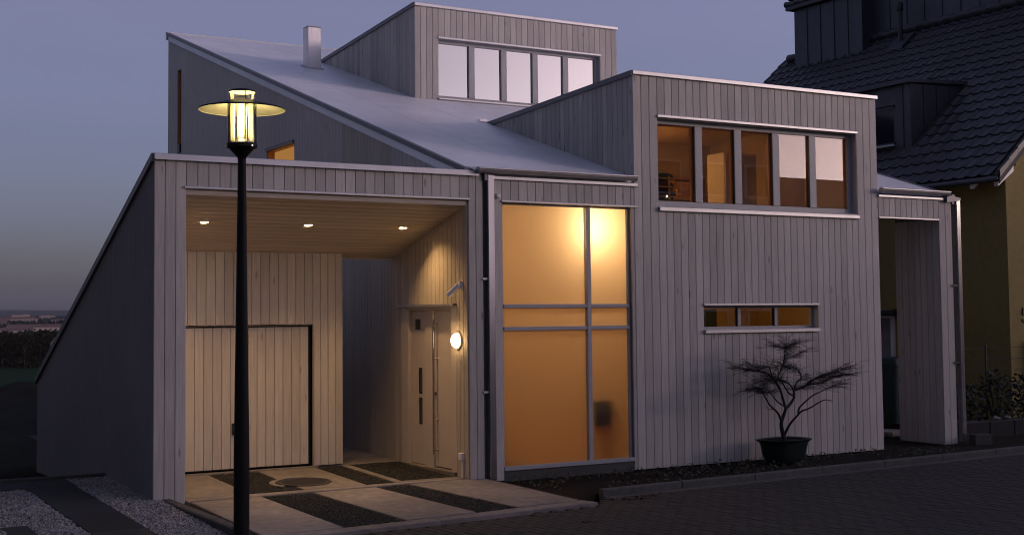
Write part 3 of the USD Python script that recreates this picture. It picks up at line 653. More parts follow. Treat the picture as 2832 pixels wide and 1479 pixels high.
def room(name, x0, x1, y0, y1, z0, z1, wall, floor, zf=None):
    """Closed lining of a room, open towards the street side (y0)."""
    t = 0.02; zz = zf or (lambda y: z1)
    r = part(house, name, cat([hull([(x, y, z) for x in (x0-t, x0) for y in (y0, y1) for z in (z0, zz(y))]), hull([(x, y, z) for x in (x1, x1+t) for y in (y0, y1) for z in (z0, zz(y))]), bx(x0-t, x1+t, y1, y1+t, z0, zz(y1))]), wall)
    part(r, 'room_ceiling', hull([(x, y, zz(y)+h) for x in (x0-t, x1+t) for y in (y0, y1+t) for h in (0.001, t)]), wall)
    part(r, 'room_floor', bx(x0-t, x1+t, y0, y1+t, z0-t, z0-.001), floor)
    return r
FLOORW = mat('wood_floor', (0.42, 0.20, 0.075), 0.45, grain=(3, 25, 25), amp=0.25)
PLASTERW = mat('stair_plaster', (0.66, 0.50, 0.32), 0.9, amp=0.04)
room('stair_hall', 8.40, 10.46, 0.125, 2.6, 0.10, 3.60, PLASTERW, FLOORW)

# windows: frames, timber linings, panes
def strip_window(name, x0, x1, z0, z1, n, y, fw, bars, pm, timber=True, sill=None, lint=None):
    w = part(house, name, cat([bevbox(x0, x0+fw, y, y+.05, z0, z1, .004), bevbox(x1-fw, x1, y, y+.05, z0, z1, .004), bx(x0+fw, x1-fw, y, y+.05, z1-fw*.8, z1), bx(x0+fw, x1-fw, y, y+.05, z0, z0+fw*1.1)]), FRAME)
    part(w, 'reveal', cat([bx(x0-.003, x0+.004, 0.006, y+.06, z0, z1), bx(x1-.004, x1+.003, 0.006, y+.06, z0, z1), bx(x0, x1, 0.006, y+.06, z1-.004, z1+.003), bx(x0, x1, 0.006, y+.06, z0-.003, z0+.004)]), FRAME)
    pw = (x1-x0-2*fw)/n
    for i in range(n):
        a, b = x0+fw+i*pw, x0+fw+(i+1)*pw
        la = a + (bars/2 if i else 0); lb = b - (bars/2 if i < n-1 else 0)
        if i < n-1:
            part(w, 'mullion', bevbox(b-bars/2, b+bars/2, y-.012, y+.045, z0+fw*1.1, z1-fw*.8, .005), FRAME)
            part(w, 'mullion_groove', bx(b-bars/2-.004, b-bars/2-.001, y-.002, y+.04, z0+fw*1.1, z1-fw*.8), DARKP)
        za, zb_ = z0+fw*1.1, z1-fw*.8
        if timber:
            part(w, 'timber_lining', cat([bx(la-.01, la+.022, y+.055, y+.09, za-.01, zb_+.01), bx(lb-.022, lb+.01, y+.055, y+.09, za-.01, zb_+.01), bx(la+.022, lb-.022, y+.055, y+.09, zb_-.02, zb_+.01), bx(la+.022, lb-.022, y+.055, y+.09, za-.01, za+.012)]), TIMBER)
        v = [(la, y+.03, za), (lb, y+.03, za), (lb, y+.03, zb_), (la, y+.03, zb_)]
        part(w, 'pane', trimesh.Trimesh(v, [[0, 1, 2], [0, 2, 3]], process=False), pm)
    if sill: part(w, 'sill', bevbox(x0-.01, x1+.0, sill[2], y+.02, sill[0], sill[1], .006), METAL if sill[2] > -9 else FRAME)
    if lint: part(w, 'head_trim', bevbox(x0-.015, x1+.012, -0.03, .03, lint[0], lint[1], .006), METAL)
    return w
strip_window('upper_window', *UW, 5, 0.115, 0.075, 0.13, PANE, True, (3.43, 3.488, -0.045), (4.702, 4.742))
strip_window('slit_window', *SW, 3, 0.115, 0.035, 0.055, PANE, False, (1.772, 1.822, -0.045), (2.152, 2.185))
# rooms behind them
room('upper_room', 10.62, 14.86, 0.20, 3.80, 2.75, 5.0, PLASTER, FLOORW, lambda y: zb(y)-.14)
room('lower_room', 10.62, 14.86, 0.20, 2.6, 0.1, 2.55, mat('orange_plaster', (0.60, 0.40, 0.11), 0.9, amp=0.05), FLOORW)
# front dormer body
bl = ((BX0, 0, 0), (0, 1, 0), (-1, 0, 0))
bsw = part(house, 'dormer_side', hull([(x, y, z) for x in (BX0+.024, BX0+.1) for y, z in ((0.12, zr(.12)-.3), (0.12, zb(.12)-.06), (BD+.05, zb(BD)-.06), (BD+.05, zr(BD)-.2))]), BACK)
boarding(bsw, 'dormer_board', WOOD, *bl, [0.0, BD+.02], lambda u: zr(u)-.02, lambda u: zb(u)-.05, pitch=0.122)
part(house, 'block_side', bx(BX1-.1, BX1-.005, 0.12, GB-.1, -0.1, 5.2), WOOD)
dr_ = part(house, 'dormer_roof', hull([(x, y, zb(y)+h) for x in (BX0+.02, BX1) for y in (0.1, BD+.25) for h in (-.10, -.015)]), ROOF)
part(dr_, 'verge_trim', along_y(BX0-.03, BX0+.03, -0.02, BD+.2, zb, -0.055, 0.012), VERGE)
part(dr_, 'snow_stop', bx(BX0-.17, BX0-.02, BD-.06, BD-.02, zr(BD)+.0, zr(BD)+.035), METAL)
# rear dormer
tn = ((0, TY, 0), (1, 0, 0), (0, -1, 0))
TW = (10.745, 14.175, 5.885, 6.925)
tf = part(house, 'rear_dormer_front', wall_boxes(*tn, [TX0+.01, TW[0], TW[1], TX1-.005], 5.5, TZ-.03, [TW], 0.022, 0.12), BACK)
boarding(tf, 'rear_front_board', WOOD, *tn, [TX0, TW[0], TW[1], TX1], zr(TY)-.02, TZ-.045, openings=[TW])
ts = part(house, 'rear_dormer_side', hull([(x, y, z) for x in (TX0+.024, TX0+.1) for y, z in ((TY+.12, zr(TY)-.2), (TY+.12, zt(TY)-.06), (TYB+.05, zt(TYB)-.06), (TYB+.05, zr(TYB)-.2))]), BACK)
boarding(ts, 'rear_side_board', WOOD, (TX0, 0, 0), (0, 1, 0), (-1, 0, 0), [TY, TYB+.02], lambda u: zr(u)-.02, lambda u: zt(u)-.05, pitch=0.122)
part(house, 'rear_dormer_wall', bx(TX1-.1, TX1, TY+.12, TYB, zr(TY)-.2, TZ-.35), WOOD)
tr = part(house, 'rear_dormer_roof', hull([(x, y, zt(y)+h) for x in (TX0+.02, TX1) for y in (TY+.1, TYB+.25) for h in (-.10, -.015)]), ROOF)
part(tr, 'verge_trim', along_y(TX0-.03, TX0+.03, TY-.02, TYB+.2, zt, -0.055, 0.012), VERGE)
part(house, 'parapet_cap', bevbox(TX0-.015, TX1+.02, TY-.035, TY+.12, TZ-.045, TZ+.012, .006), METAL)
def shifted_window():
    x0, x1, z0, z1 = TW; y = TY+.10; fw = .055; n = 5; bars = .12
    w = part(house, 'rear_window', cat([bevbox(x0, x0+fw, y, y+.05, z0, z1, .004), bevbox(x1-fw, x1, y, y+.05, z0, z1, .004), bx(x0+fw, x1-fw, y, y+.05, z1-fw, z1), bx(x0+fw, x1-fw, y, y+.05, z0, z0+fw)]), FRAME)
    part(w, 'reveal', cat([bx(x0-.003, x0+.004, TY+.006, y+.06, z0, z1), bx(x1-.004, x1+.003, TY+.006, y+.06, z0, z1), bx(x0, x1, TY+.006, y+.06, z1-.004, z1+.003)]), FRAME)
    pw = (x1-x0-2*fw)/n
    for i in range(n):
        a, b = x0+fw+i*pw, x0+fw+(i+1)*pw
        la = a+(bars/2 if i else 0); lb = b-(bars/2 if i < n-1 else 0)
        if i < n-1: part(w, 'mullion', bevbox(b-bars/2, b+bars/2, y-.012, y+.045, z0+fw, z1-fw, .005), FRAME)
        v = [(la, y+.03, z0+fw), (lb, y+.03, z0+fw), (lb, y+.03, z1-fw), (la, y+.03, z1-fw)]
        part(w, 'pane', trimesh.Trimesh(v, [[0, 1, 2], [0, 2, 3]], process=False), PANET)
    part(w, 'head_trim', bevbox(x0-.015, x1+.012, TY-.03, TY+.03, z1+.002, z1+.04, .006), METAL)
    part(w, 'sill', bevbox(x0-.01, x1, TY-.035, TY+.11, z0-.035, z0-.002, .006), METAL)
    part(w, 'dark_lining', bx(x0, x1, y+.9, y+.92, z0-.3, z1+.2), PANED)
shifted_window()
part(house, 'back_wall', bx(GX+.1, XR-.1, GB-.12, GB-.02, -2.5, zr(GB)-.25), WOOD)

# ------------------------------------------------------------------ lamps on the house
WARM = (1.0, 0.63, 0.28)
DOWN = glow('downlight_glow', (1.0, 0.58, 0.24), 1200.0)
cn = np.array([0, -0.277, -1.0]); cn /= np.linalg.norm(cn)
for k, (x, y) in enumerate(DL):
    t = thing('ceiling_downlight', ['recessed downlight over the garage door, nearest the carport\'s left pillar', 'middle recessed downlight in the carport ceiling', 'recessed downlight nearest the front door wall'][k], 'ceiling lamp', loc=(x, y, zc(y)))
    R = trimesh.geometry.align_vectors([0, 0, 1], -cn)
    ring = lathe([(0.066, 0.0005), (0.066, -0.006), (0.050, -0.006), (0.0475, -0.001)], 32); ring.apply_transform(R); cup = lathe([(0.0475, -0.0005), (0.046, 0.046)], 32); cup.apply_transform(R)
    bulb = disc((0, 0, 0), cn, 0.044); bulb.apply_translation(-cn*0.044)
    part(t, 'trim_ring', ring, STEEL, 40); part(t, 'reflector', cup, WHITEP, True); part(t, 'lens', bulb, DOWN)
wl = thing('wall_lamp', 'glowing round bulkhead lamp on the wall right of the front door', 'wall lamp', loc=(GX, 0.262, 1.737))
g = np.linspace(0, math.pi/2, 9)
dome_ = lathe([(0.0005 if a > 1.56 else 0.092*math.cos(a), 0.02+0.072*math.sin(a)) for a in g], 32)
base = lathe([(0.105, 0.0), (0.105, 0.02), (0.094, 0.026), (0.0005, 0.026)], 32)
Rm = trimesh.transformations.rotation_matrix(-math.pi/2, [0, 1, 0])
for o in (dome_, base): o.apply_transform(Rm)
part(wl, 'base', base, WHITEP, 40)
part(wl, 'globe', dome_, glow('globe_glow', (1.0, 0.62, 0.28), 22.0), True)
se = thing('motion_sensor', 'small white motion sensor on an arm above the glowing wall lamp', 'sensor', loc=(GX, 0.15, 2.40))
part(se, 'bracket', bevbox(-.05, 0, -.03, .03, -.02, .07, .008), WHITEP)
hb = bevbox(-.19, .0, -.045, .045, -.03, .035, .012); hb.apply_transform(trimesh.transformations.rotation_matrix(-0.75, [0, 1, 0])); hb.apply_transform(trimesh.transformations.rotation_matrix(-.6, [0, 0, 1])); hb.apply_translation((-.05, 0.0, 0.02))
part(se, 'head', hb, WHITEP)
so = thing('outdoor_socket', 'white outdoor socket low on the entrance wall with cable duct', 'socket', loc=(GX, 0.152, 0.315))
part(so, 'cover', bevbox(-.055, 0, -.04, .04, -.045, .045, .008), WHITEP); part(so, 'conduit', bevbox(-.025, 0, -.018, .018, -.30, -.046, .004), WHITEP)
kn = thing('outdoor_sensor', 'small pale round sensor on the boards at the stair bay top left', 'sensor', loc=(8.374, 0, 3.542))
ko = lathe([(0.0005, 0.05), (.025, .048), (.036, .036), (.038, .0)], 20); ko.apply_transform(trimesh.transformations.rotation_matrix(math.pi/2, [1, 0, 0]))
part(kn, 'cap', ko, WHITEP, 40)

# stair hall: lamp near the glass, things standing behind it
hl = thing('hall_lamp', 'bright globe lamp glowing behind the top of the frosted stair window', 'lamp', loc=(9.885, 0.42, 3.17))
part(hl, 'globe', trimesh.creation.icosphere(2, 0.085), glow('hall_glow', WARM, 46.0), True)
part(hl, 'rod', tube([(0, 0, .085), (0, 0, .45)], .008, 8), STEEL)
h2 = thing('hall_lamp', 'unseen lamp added deep in the stair hall to brighten the frosted window', 'lamp', loc=(9.0, 2.0, 3.0))  # added lamp, raises the general light behind the frosted panes
part(h2, 'globe', trimesh.creation.icosphere(2, 0.10), glow('added_hall_glow', WARM, 15.0), True)
bxs = thing('storage_box', 'dark box shadowed behind the lower right frosted pane', 'box', loc=(9.99, 0.20, 0.58))
part(bxs, 'body', bevbox(-.15, .15, -.085, .15, 0, .33, .01), PANED); part(bxs, 'lid', bevbox(-.155, .155, -.09, .16, .331, .36, .008), PANED)
stl = part(bxs, 'stand', bevbox(-.03, .03, .04, .10, -.46, -.001, .005), PANED)
pl = thing('door_wedge', 'small dark shape at the lower left of the frosted pane', 'box', loc=(8.56, 0.2, 0.101))
part(pl, 'body', bevbox(-.06, .06, -.04, .08, 0, .13, .02), PANED)

# upper room: lamp, shelves, cabinets
rl = thing('table_lamp', 'table lamp glowing behind the second upper pane', 'lamp', loc=(12.2, 3.3, 4.312))
part(rl, 'foot', lathe([(0.0005, 0), (.08, 0), (.08, .015), (.012, .03), (.012, .22)], 20), STEEL, 40)
part(rl, 'shade', lathe([(.15, .20), (.08, .40)], 24), usdkit.material(stage, '/World/Looks/lampshade', {'t': ('translucent_bsdf', {'color': (.7, .55, .35)}), 'd': ('diffuse_bsdf', {'color': (.7, .55, .35)}), 'm': ('mix_closure', {'fac': .5})}, [('t.BSDF', 'm.closure1'), ('d.BSDF', 'm.closure2')], surface='m.closure'), True)
part(rl, 'bulb', (lambda b: (b.apply_translation((0, 0, .29)), b)[1])(trimesh.creation.icosphere(2, .035)), glow('table_glow', WARM, 1500.0), True)
WOODC = mat('cabinet_wood', (0.42, 0.22, 0.09), 0.5, grain=(4, 4, 30), amp=0.25)
ca_ = thing('shelf_unit', 'low wooden shelf unit inside the upper room behind the middle panes', 'cabinet', loc=(12.3, 3.3, 2.76))
for x in (0, .62, 1.24, 1.86): part(ca_, 'upright', bevbox(x-.02, x+.02, -.2, .2, 0, 1.53, .004), WOODC)
for z in (.02, .40, .78, 1.15, 1.52): part(ca_, 'shelf', bevbox(-.04, 1.90, -.21, .2, z, z+.03, .004), WOODC)
for k in range(3):
    for z in (.07, .22, .45, .6, .83, .98, 1.2, 1.35):
        d_ = part(ca_, 'drawer', bevbox(.03+.62*k, .59+.62*k, -.215, -.19, z, z+.13, .005), WOODC)
        part(d_, 'knob', bx(.29+.62*k, .33+.62*k, -.235, -.2151, z+.055, z+.075), DARKP)
lc = thing('louvred_cabinet', 'tall pale cabinet with slatted front inside behind the fourth upper pane', 'cabinet', loc=(13.75, 1.7, 2.76))
part(lc, 'carcass', bevbox(-.33, .33, -.02, .4, 0, 1.80, .01), PLASTER)
for k in range(31): part(lc, 'slat', bx(-.31, .31, -.034, -.0205, .04+.057*k, .08+.057*k), PLASTER)
ps = thing('cushion_stack', 'stack of dark red and grey cushions behind the second upper pane', 'cushion', loc=(11.75, 1.1, 3.30))
part(ps, 'stool', cat([bevbox(-.25, .25, -.22, .22, -.04, -.005, .01)]+[bx(sx*.2-.02, sx*.2+.02, sy*.18-.02, sy*.18+.02, -.54, -.041) for sx in (-1, 1) for sy in (-1, 1)]), WOODC)
for k, (c, r) in enumerate((((.10, .02, .02), .26), ((.08, .08, .09), .25), ((.14, .025, .02), .24), ((.06, .06, .07), .22), ((.12, .02, .02), .20), ((.07, .07, .08), .18))):
    q = trimesh.creation.icosphere(2, 1.0); q.vertices *= (r, r, .085); q.apply_translation((rng.uniform(-.02, .02), 0, .36+.13*k-.28)); part(ps, 'cushion', q, mat(f'cushion_{k}_cloth', c, .9), True)
for k, (x, z, w, h) in enumerate(((12.75, 4.55, .12, .16), (13.1, 4.52, .30, .15), (13.45, 4.54, .09, .15))):
    pf = thing('picture', ['small dark framed picture on the room\'s back wall, left one', 'wide dark framed picture on the room\'s back wall, middle one', 'narrow dark framed picture on the room\'s back wall, right one'][k], 'picture', loc=(x, 3.785, z))
    part(pf, 'frame', bevbox(-w/2, w/2, -.02, 0, -h/2, h/2, .004), DARKP); part(pf, 'print', bx(-w/2+.02, w/2-.02, -.022, -.0201, -h/2+.02, h/2-.02), mat(f'print_{k}', (.10, .09, .07), .7, grain=(20, 20, 20), amp=.6))
dl2 = thing('ceiling_spot', 'small bright ceiling spot seen through the second upper pane', 'ceiling lamp', loc=(12.15, 2.0, zb(2.0)-.145))
part(dl2, 'ring', lathe([(.055, 0), (.055, -.01), (.045, -.012)], 24), STEEL, 40)
part(dl2, 'lens', disc((0, 0, -.009), (0, 0, -1), .044), glow('spot_glow', (1, .60, .26), 420.0))
rr_ = thing('stair_railing', 'metal stair railing behind the first upper pane', 'railing', loc=(0, 0, 0))
for z in (3.72, 3.86, 3.98): part(rr_, 'rail', tube([(10.7, .75, z), (11.75, .75, z)], .012, 8), STEEL, 40)
for x in (10.8, 11.65): part(rr_, 'post', tube([(x, .75, 2.751), (x, .75, 4.02)], .014, 8), STEEL, 40)
cd = thing('tea_light', 'tiny candle flame by the sill of the first upper pane', 'candle', loc=(11.35, .42, 3.672))
part(cd, 'cup', lathe([(.0005, -.04), (.025, -.04), (.028, 0), (.024, 0)], 16), STEEL, 40); fl = trimesh.creation.icosphere(1, .014); fl.apply_translation((0, 0, .012)); part(cd, 'flame', fl, glow('flame', (1, .62, .3), 10.0), True)
st_ = thing('window_shelf', 'dark shelf board inside along the upper window sill', 'shelf', loc=(0, 0, 0))
part(st_, 'board', bevbox(10.7, 11.75, .30, .55, 3.60, 3.628, .004), PANED); part(st_, 'bracket', bx(10.75, 10.79, .3, .5, 3.2, 3.599), PANED); part(st_, 'bracket', bx(11.66, 11.70, .3, .5, 3.2, 3.599), PANED)
# lower room
ll = thing('room_lamp', 'lamp lighting the orange room behind the slit window', 'lamp', loc=(13.0, 1.2, 2.42))
part(ll, 'globe', trimesh.creation.icosphere(2, .07), glow('lower_glow', WARM, 34.0), True); part(ll, 'rod', tube([(0, 0, .07), (0, 0, .125)], .01, 8), STEEL)
for k, (x, w, z) in enumerate(((11.9, .30, 1.9), (12.55, .18, 1.85), (13.25, .26, 1.92))):
    pf = thing('wall_board', ['dark board on the orange wall behind the slit window\'s left pane', 'narrow dark board on the orange wall behind the slit window\'s middle', 'dark board on the orange wall toward the slit window\'s right'][k], 'picture', loc=(x+.55, 2.58, z))
    part(pf, 'frame', bevbox(-w/2, w/2, -.03, 0, -.25, .2, .004), PANED); part(pf, 'face', bx(-w/2+.02, w/2-.02, -.034, -.0301, -.23, .18), mat(f'board_face_{k}', (.06, .07, .05), .7))

# ------------------------------------------------------------------ street lamp
LX, LY = 3.515, -4.514
lamp = thing('street_lamp', 'lit black street lamp with wide disc shade and glass cylinder before the carport', 'street lamp', loc=(LX, LY, ROADZ), rotz=0)
hz = lambda z: z-ROADZ
part(lamp, 'post', lathe([(0.060, 0.0), (0.060, 1.0), (0.052, 1.6), (0.036, 2.9), (0.031, hz(3.262))], 28), BLACKM, 40)
part(lamp, 'base_collar', lathe([(0.085, 0.0), (0.085, .03), (.062, .05)], 28), BLACKM, 40)
part(lamp, 'cone', lathe([(0.031, hz(3.253)), (0.036, hz(3.27)), (0.098, hz(3.335)), (0.118, hz(3.345)), (0.118, hz(3.375)), (0.106, hz(3.378)), (0.0005, hz(3.378))], 40), BLACKM, 30)
for k in range(3):
    a = math.radians(100*0 + 120*k - 70); q = tube([(0.114*math.cos(a), .114*math.sin(a), hz(3.352)), (0.126*math.cos(a), .126*math.sin(a), hz(3.352))], .007, 8); part(lamp, 'collar_screw', q, STEEL)
gl = usdkit.material(stage, '/World/Looks/lamp_glass', {'t': ('transparent_bsdf', {'color': (1.0, .97, .88)}), 'g': ('glossy_bsdf', {'roughness': 0.02}), 'f': ('fresnel', {'IOR': 1.5}), 'm': ('mix_closure', {})}, [('f.fac', 'm.fac'), ('t.BSDF', 'm.closure1'), ('g.BSDF', 'm.closure2')], surface='m.closure')
part(lamp, 'glass_cylinder', lathe([(0.112, hz(3.379)), (0.112, hz(3.70))], 40), gl, True)
part(lamp, 'glass_neck', lathe([(0.098, hz(3.70)), (0.098, hz(3.778))], 40), gl, True)
SHADE = mat('lamp_shade_white', (0.78, 0.72, 0.52), 0.5, amp=0.03)
shade = part(lamp, 'shade', lathe([(0.100, hz(3.712)), (0.33, hz(3.648)), (0.333, hz(3.640)), (0.333, hz(3.637))], 56), BLACKM, 30)
part(shade, 'shade_underside', lathe([(0.331, hz(3.6365)), (0.33, hz(3.640)), (0.113, hz(3.703))], 56), SHADE, 30)
part(lamp, 'top_cap', lathe([(0.0005, hz(3.797)), (0.09, hz(3.793)), (0.104, hz(3.783)), (0.104, hz(3.776))], 40), BLACKM, 30)
part(lamp, 'cap_reflector', lathe([(0.102, hz(3.7755)), (0.05, hz(3.779)), (0.0005, hz(3.779))], 40), SHADE, True)
part(lamp, 'bulb', lathe([(0.0005, hz(3.43)), (.018, hz(3.432)), (.02, hz(3.46)), (.033, hz(3.49)), (.036, hz(3.55)), (.036, hz(3.66)), (.025, hz(3.685)), (.0005, hz(3.69))], 24), glow('street_bulb', (1.0, .84, .48), 17.0), True)
part(lamp, 'socket', lathe([(.045, hz(3.379)), (.045, hz(3.40)), (.022, hz(3.43))], 20), STEEL, 40)
ROD = usdkit.material(stage, '/World/Looks/prism_rod', {'t': ('translucent_bsdf', {'color': (.9, .85, .6)}), 'g': ('glossy_bsdf', {'roughness': .15, 'color': (1, .95, .8)}), 'm': ('mix_closure', {'fac': .45})}, [('t.BSDF', 'm.closure1'), ('g.BSDF', 'm.closure2')], surface='m.closure')
for k in range(10):
    a = 2*math.pi*(k+.35)/10; part(lamp, 'prism_rod', tube([(.078*math.cos(a), .078*math.sin(a), hz(3.40)), (.078*math.cos(a), .078*math.sin(a), hz(3.69))], .0075, 8), ROD, True)
for k in range(3):
    a = 2*math.pi*k/3+.5; part(lamp, 'stay', tube([(.094*math.cos(a), .094*math.sin(a), hz(3.379)), (.094*math.cos(a), .094*math.sin(a), hz(3.777))], .004, 6), BLACKM)

# ------------------------------------------------------------------ potted tree
PX, PY, PZ = 12.56, -0.52, -0.012
pot = thing('plant_pot', 'dark glazed green bonsai pot standing before the grey facade', 'plant pot', loc=(PX, PY, PZ), rotz=0.12)
def rring(a, b, z, k=44, e=3.6):
    out = []
    for j in range(k):
        t = 2*math.pi*j/k; c, s_ = math.cos(t), math.sin(t)
        out.append((a*math.copysign(abs(c)**(2/e), c), b*math.copysign(abs(s_)**(2/e), s_), z))
    return out
def loft(rings, close=True):
    k = len(rings[0]); V = [p for r in rings for p in r]; F = []
    for i in range(len(rings)-1):
        for j in range(k):
            p, q = i*k+j, i*k+(j+1) % k; F += [[p, q, q+k], [p, q+k, p+k]]
    if close:
        for base_, flip in ((0, True), ((len(rings)-1)*k, False)):
            c = len(V); V.append(tuple(np.mean(V[base_:base_+k], 0)))
            for j in range(k): F.append([c, base_+(j+1) % k, base_+j] if flip else [c, base_+j, base_+(j+1) % k])
    return trimesh.Trimesh(V, F, process=False)
GLAZE = mat('green_glaze', (0.005, 0.011, 0.009), 0.3, grain=(12, 12, 12), amp=0.35, bump=.1)
part(pot, 'body', loft([rring(.235, .16, .035), rring(.27, .19, .07), rring(.30, .215, .15), rring(.315, .23, .24), rring(.335, .245, .30)]), GLAZE, 40)
part(pot, 'rim', loft([rring(.335, .245, .298), rring(.372, .278, .325), rring(.376, .282, .340), rring(.365, .272, .342), rring(.335, .245, .325)], False), GLAZE, 40)
part(pot, 'soil', loft([rring(.338, .248, .300), rring(.338, .248, .318)]), SOIL)
for sx in (-1, 1):
    for sy in (-1, 1): part(pot, 'foot', bevbox(sx*.17-.04, sx*.17+.04, sy*.11-.03, sy*.11+.03, 0, .036, .006), GLAZE)
tree = thing('bonsai_tree', 'bare spreading little tree growing in the green pot', 'tree', loc=(PX, PY, PZ+.30))
BARK = mat('dark_bark', (0.012, 0.010, 0.008), 0.9, grain=(50, 50, 12), amp=0.4, bump=.6)
# limbs drawn as (x, y, z) metres from the trunk foot
K_ = 0.95/3.364/205
def P2(px, py, y): return np.array([((px-690)*K_ + .51*y)/.86, y, (1010-py)*K_*1.02])
def L2(y0, y1, *pp): return [P2(px, py, y0+(y1-y0)*i/(len(pp)-1)) for i, (px, py) in enumerate(pp)]
trunk = L2(0, .02, (692, 1015), (688, 960), (674, 900), (668, 830), (700, 750), (725, 690))
limbs = [(L2(.0, -.26, (668, 815), (630, 740), (580, 690), (520, 640), (470, 570), (420, 500), (390, 470), (310, 475)), .014),
         (L2(-.05, -.16, (580, 690), (520, 680), (470, 655)), .006),
         (L2(.01, -.20, (725, 690), (680, 655), (620, 620), (560, 560), (520, 520), (440, 510), (400, 480)), .010),
         (L2(.02, .28, (720, 690), (700, 600), (680, 520), (640, 440), (600, 390), (520, 340), (440, 325), (350, 315), (250, 295)), .015),
         (L2(.0, -.24, (690, 960), (730, 880), (770, 820), (830, 760), (870, 720), (960, 690), (1060, 640), (1130, 615), (1210, 630)), .016),
         (L2(-.05, .12, (850, 740), (870, 690), (940, 640), (1040, 580), (1160, 540), (1270, 505), (1390, 485)), .012),
         (L2(.02, .24, (725, 690), (780, 650), (830, 590), (835, 530), (900, 510), (1000, 480), (1100, 470), (1200, 460), (1300, 410), (1400, 330)), .017),
         (L2(.06, -.22, (830, 540), (780, 470), (700, 420), (620, 400), (500, 405), (390, 420)), .009),
         (L2(.05, -.06, (830, 580), (760, 540), (690, 440), (640, 380), (680, 300), (705, 220), (715, 150), (720, 110)), .010),
         (L2(-.05, .08, (712, 210), (800, 185), (930, 155)), .004), (L2(-.06, -.12, (720, 115), (680, 98), (640, 90)), .003), (L2(-.06, -.02, (720, 115), (760, 95), (810, 68)), .003),
         (L2(.08, .20, (830, 530), (870, 450), (930, 400), (900, 330), (840, 310), (740, 280)), .009),
         (L2(.12, -.18, (1000, 480), (1060, 420), (1150, 380), (1260, 350), (1410, 320)), .008),
         (L2(.15, .02, (600, 390), (560, 290), (480, 290), (370, 270)), .007),
         (L2(.05, -.28, (940, 500), (1000, 430), (1100, 400), (1250, 390), (1370, 370)), .008)]
def smooth_path(pts, n=5):
    pts = np.asarray(pts); out = []
    for i in range(len(pts)-1):
        p0, p1, p2, p3 = pts[max(i-1, 0)], pts[i], pts[i+1], pts[min(i+2, len(pts)-1)]
        for t in np.linspace(0, 1, n, endpoint=False):
            out.append(.5*((2*p1)+(-p0+p2)*t+(2*p0-5*p1+4*p2-p3)*t*t+(-p0+3*p1-3*p2+p3)*t**3))
    out.append(pts[-1]); return np.array(out)
part(tree, 'trunk', tube(smooth_path(trunk), np.linspace(.034, .020, len(smooth_path(trunk))), 10), BARK, 50)
TWIGS = []
def twig(p, d, l, r, depth):
    n = 4; path = [p]; dd = d/np.linalg.norm(d)
    for i in range(n):
        dd = dd + np.array([rng.gauss(0, .22), rng.gauss(0, .22), rng.gauss(.0, .16)]); dd[2] *= .93; dd /= np.linalg.norm(dd)
        path.append(path[-1] + dd*l/n)
    TWIGS.append(tube(path, np.linspace(r, r*.45, n+1), 4, False))
    if depth > 0:
        for _ in range(rng.randint(2, 4)):
            k = rng.randint(1, n); a = rng.uniform(-1.1, 1.1); c, s_ = math.cos(a), math.sin(a)
            e = np.array([c*dd[0]-s_*dd[1], s_*dd[0]+c*dd[1], dd[2]*.5+rng.uniform(-.1, .22)])
            twig(path[k], e, l*rng.uniform(.5, .8), r*.6, depth-1)
for pts, r in limbs:
    sp = smooth_path(pts); part(tree, 'limb', tube(sp, np.linspace(r*1.3, max(r*.3, .0025), len(sp)), 8), BARK, 50)
    for i in range(len(sp)//4, len(sp), 1):
        if sp[i][2] < .66: continue
        for _ in range(3):
            t = sp[min(i+1, len(sp)-1)] - sp[i-1]; t /= np.linalg.norm(t)
            a = rng.uniform(-1.2, 1.2); c, s_ = math.cos(a), math.sin(a)
            e = np.array([c*t[0]-s_*t[1], s_*t[0]+c*t[1], t[2]*.3 + rng.uniform(-.12, .42)])
            twig(sp[i], e, rng.uniform(.08, .22), .0023, 2)
part(tree, 'twigs', cat(TWIGS), BARK, kind='stuff')

# ------------------------------------------------------------------ neighbour's house
NX, NXE, NY0, NY1, RX = 20.4, 20.0, 2.055, 13.0, 25.03
def nz(x): return 4.57 + 0.88*(x-NXE)
OCHRE = mat('ochre_render', (0.25, 0.20, 0.065), 0.9, grain=(8, 8, 8), amp=0.10, big=0.06, bump=.2)
TILE = mat('dark_roof_tile', (0.038, 0.037, 0.042), 0.42, grain=(14, 14, 14), amp=0.3, obj=0.25)
ZINC = mat('dark_zinc', (0.075, 0.08, 0.092), 0.45, 0.5, grain=(6, 6, 2), amp=0.15, obj=.08)
nb = thing('neighbour_house', 'ochre house with steep dark tiled roof and zinc dormers beyond the right wing', 'house', loc=(0, 0, 0))
part(nb, 'side_wall', bx(NX, NX+.3, NY0, NY1, -.3, 4.75), OCHRE)
gv = [(NX+.3, -.3), (34, -.3), (34, 6.0), (RX+.5, nz(RX)-.2), (RX, nz(RX)-.25), (NX+.3, nz(NX+.3)-.25)]
gm = trimesh.creation.extrude_polygon(Polygon(gv), .3, engine='earcut'); gm.apply_transform(trimesh.transformations.rotation_matrix(math.pi/2, [1, 0, 0])); gm.apply_translation((0, NY0+.3, 0))
gab2 = part(nb, 'gable_wall', gm, OCHRE)
txt = meshkit.text_mesh('5', 0.27, 0.02); txt.apply_transform(trimesh.transformations.rotation_matrix(math.pi/2, [1, 0, 0])); txt.apply_translation((20.70, NY0-.002, 1.84)); part(gab2, 'house_number', txt, DARKP)
part(nb, 'corner_post', bx(20.83, 20.92, NY0-.12, NY0-.03, -.2, 1.5), DARKP)
dk = part(nb, 'roof_deck', hull([(x, y, nz(x)+h) for x in (NXE+.05, RX) for y in (NY0-.17, NY1+.15) for h in (-.16, -.06)]), mat('eaves_boards', (.05, .04, .03), .8))
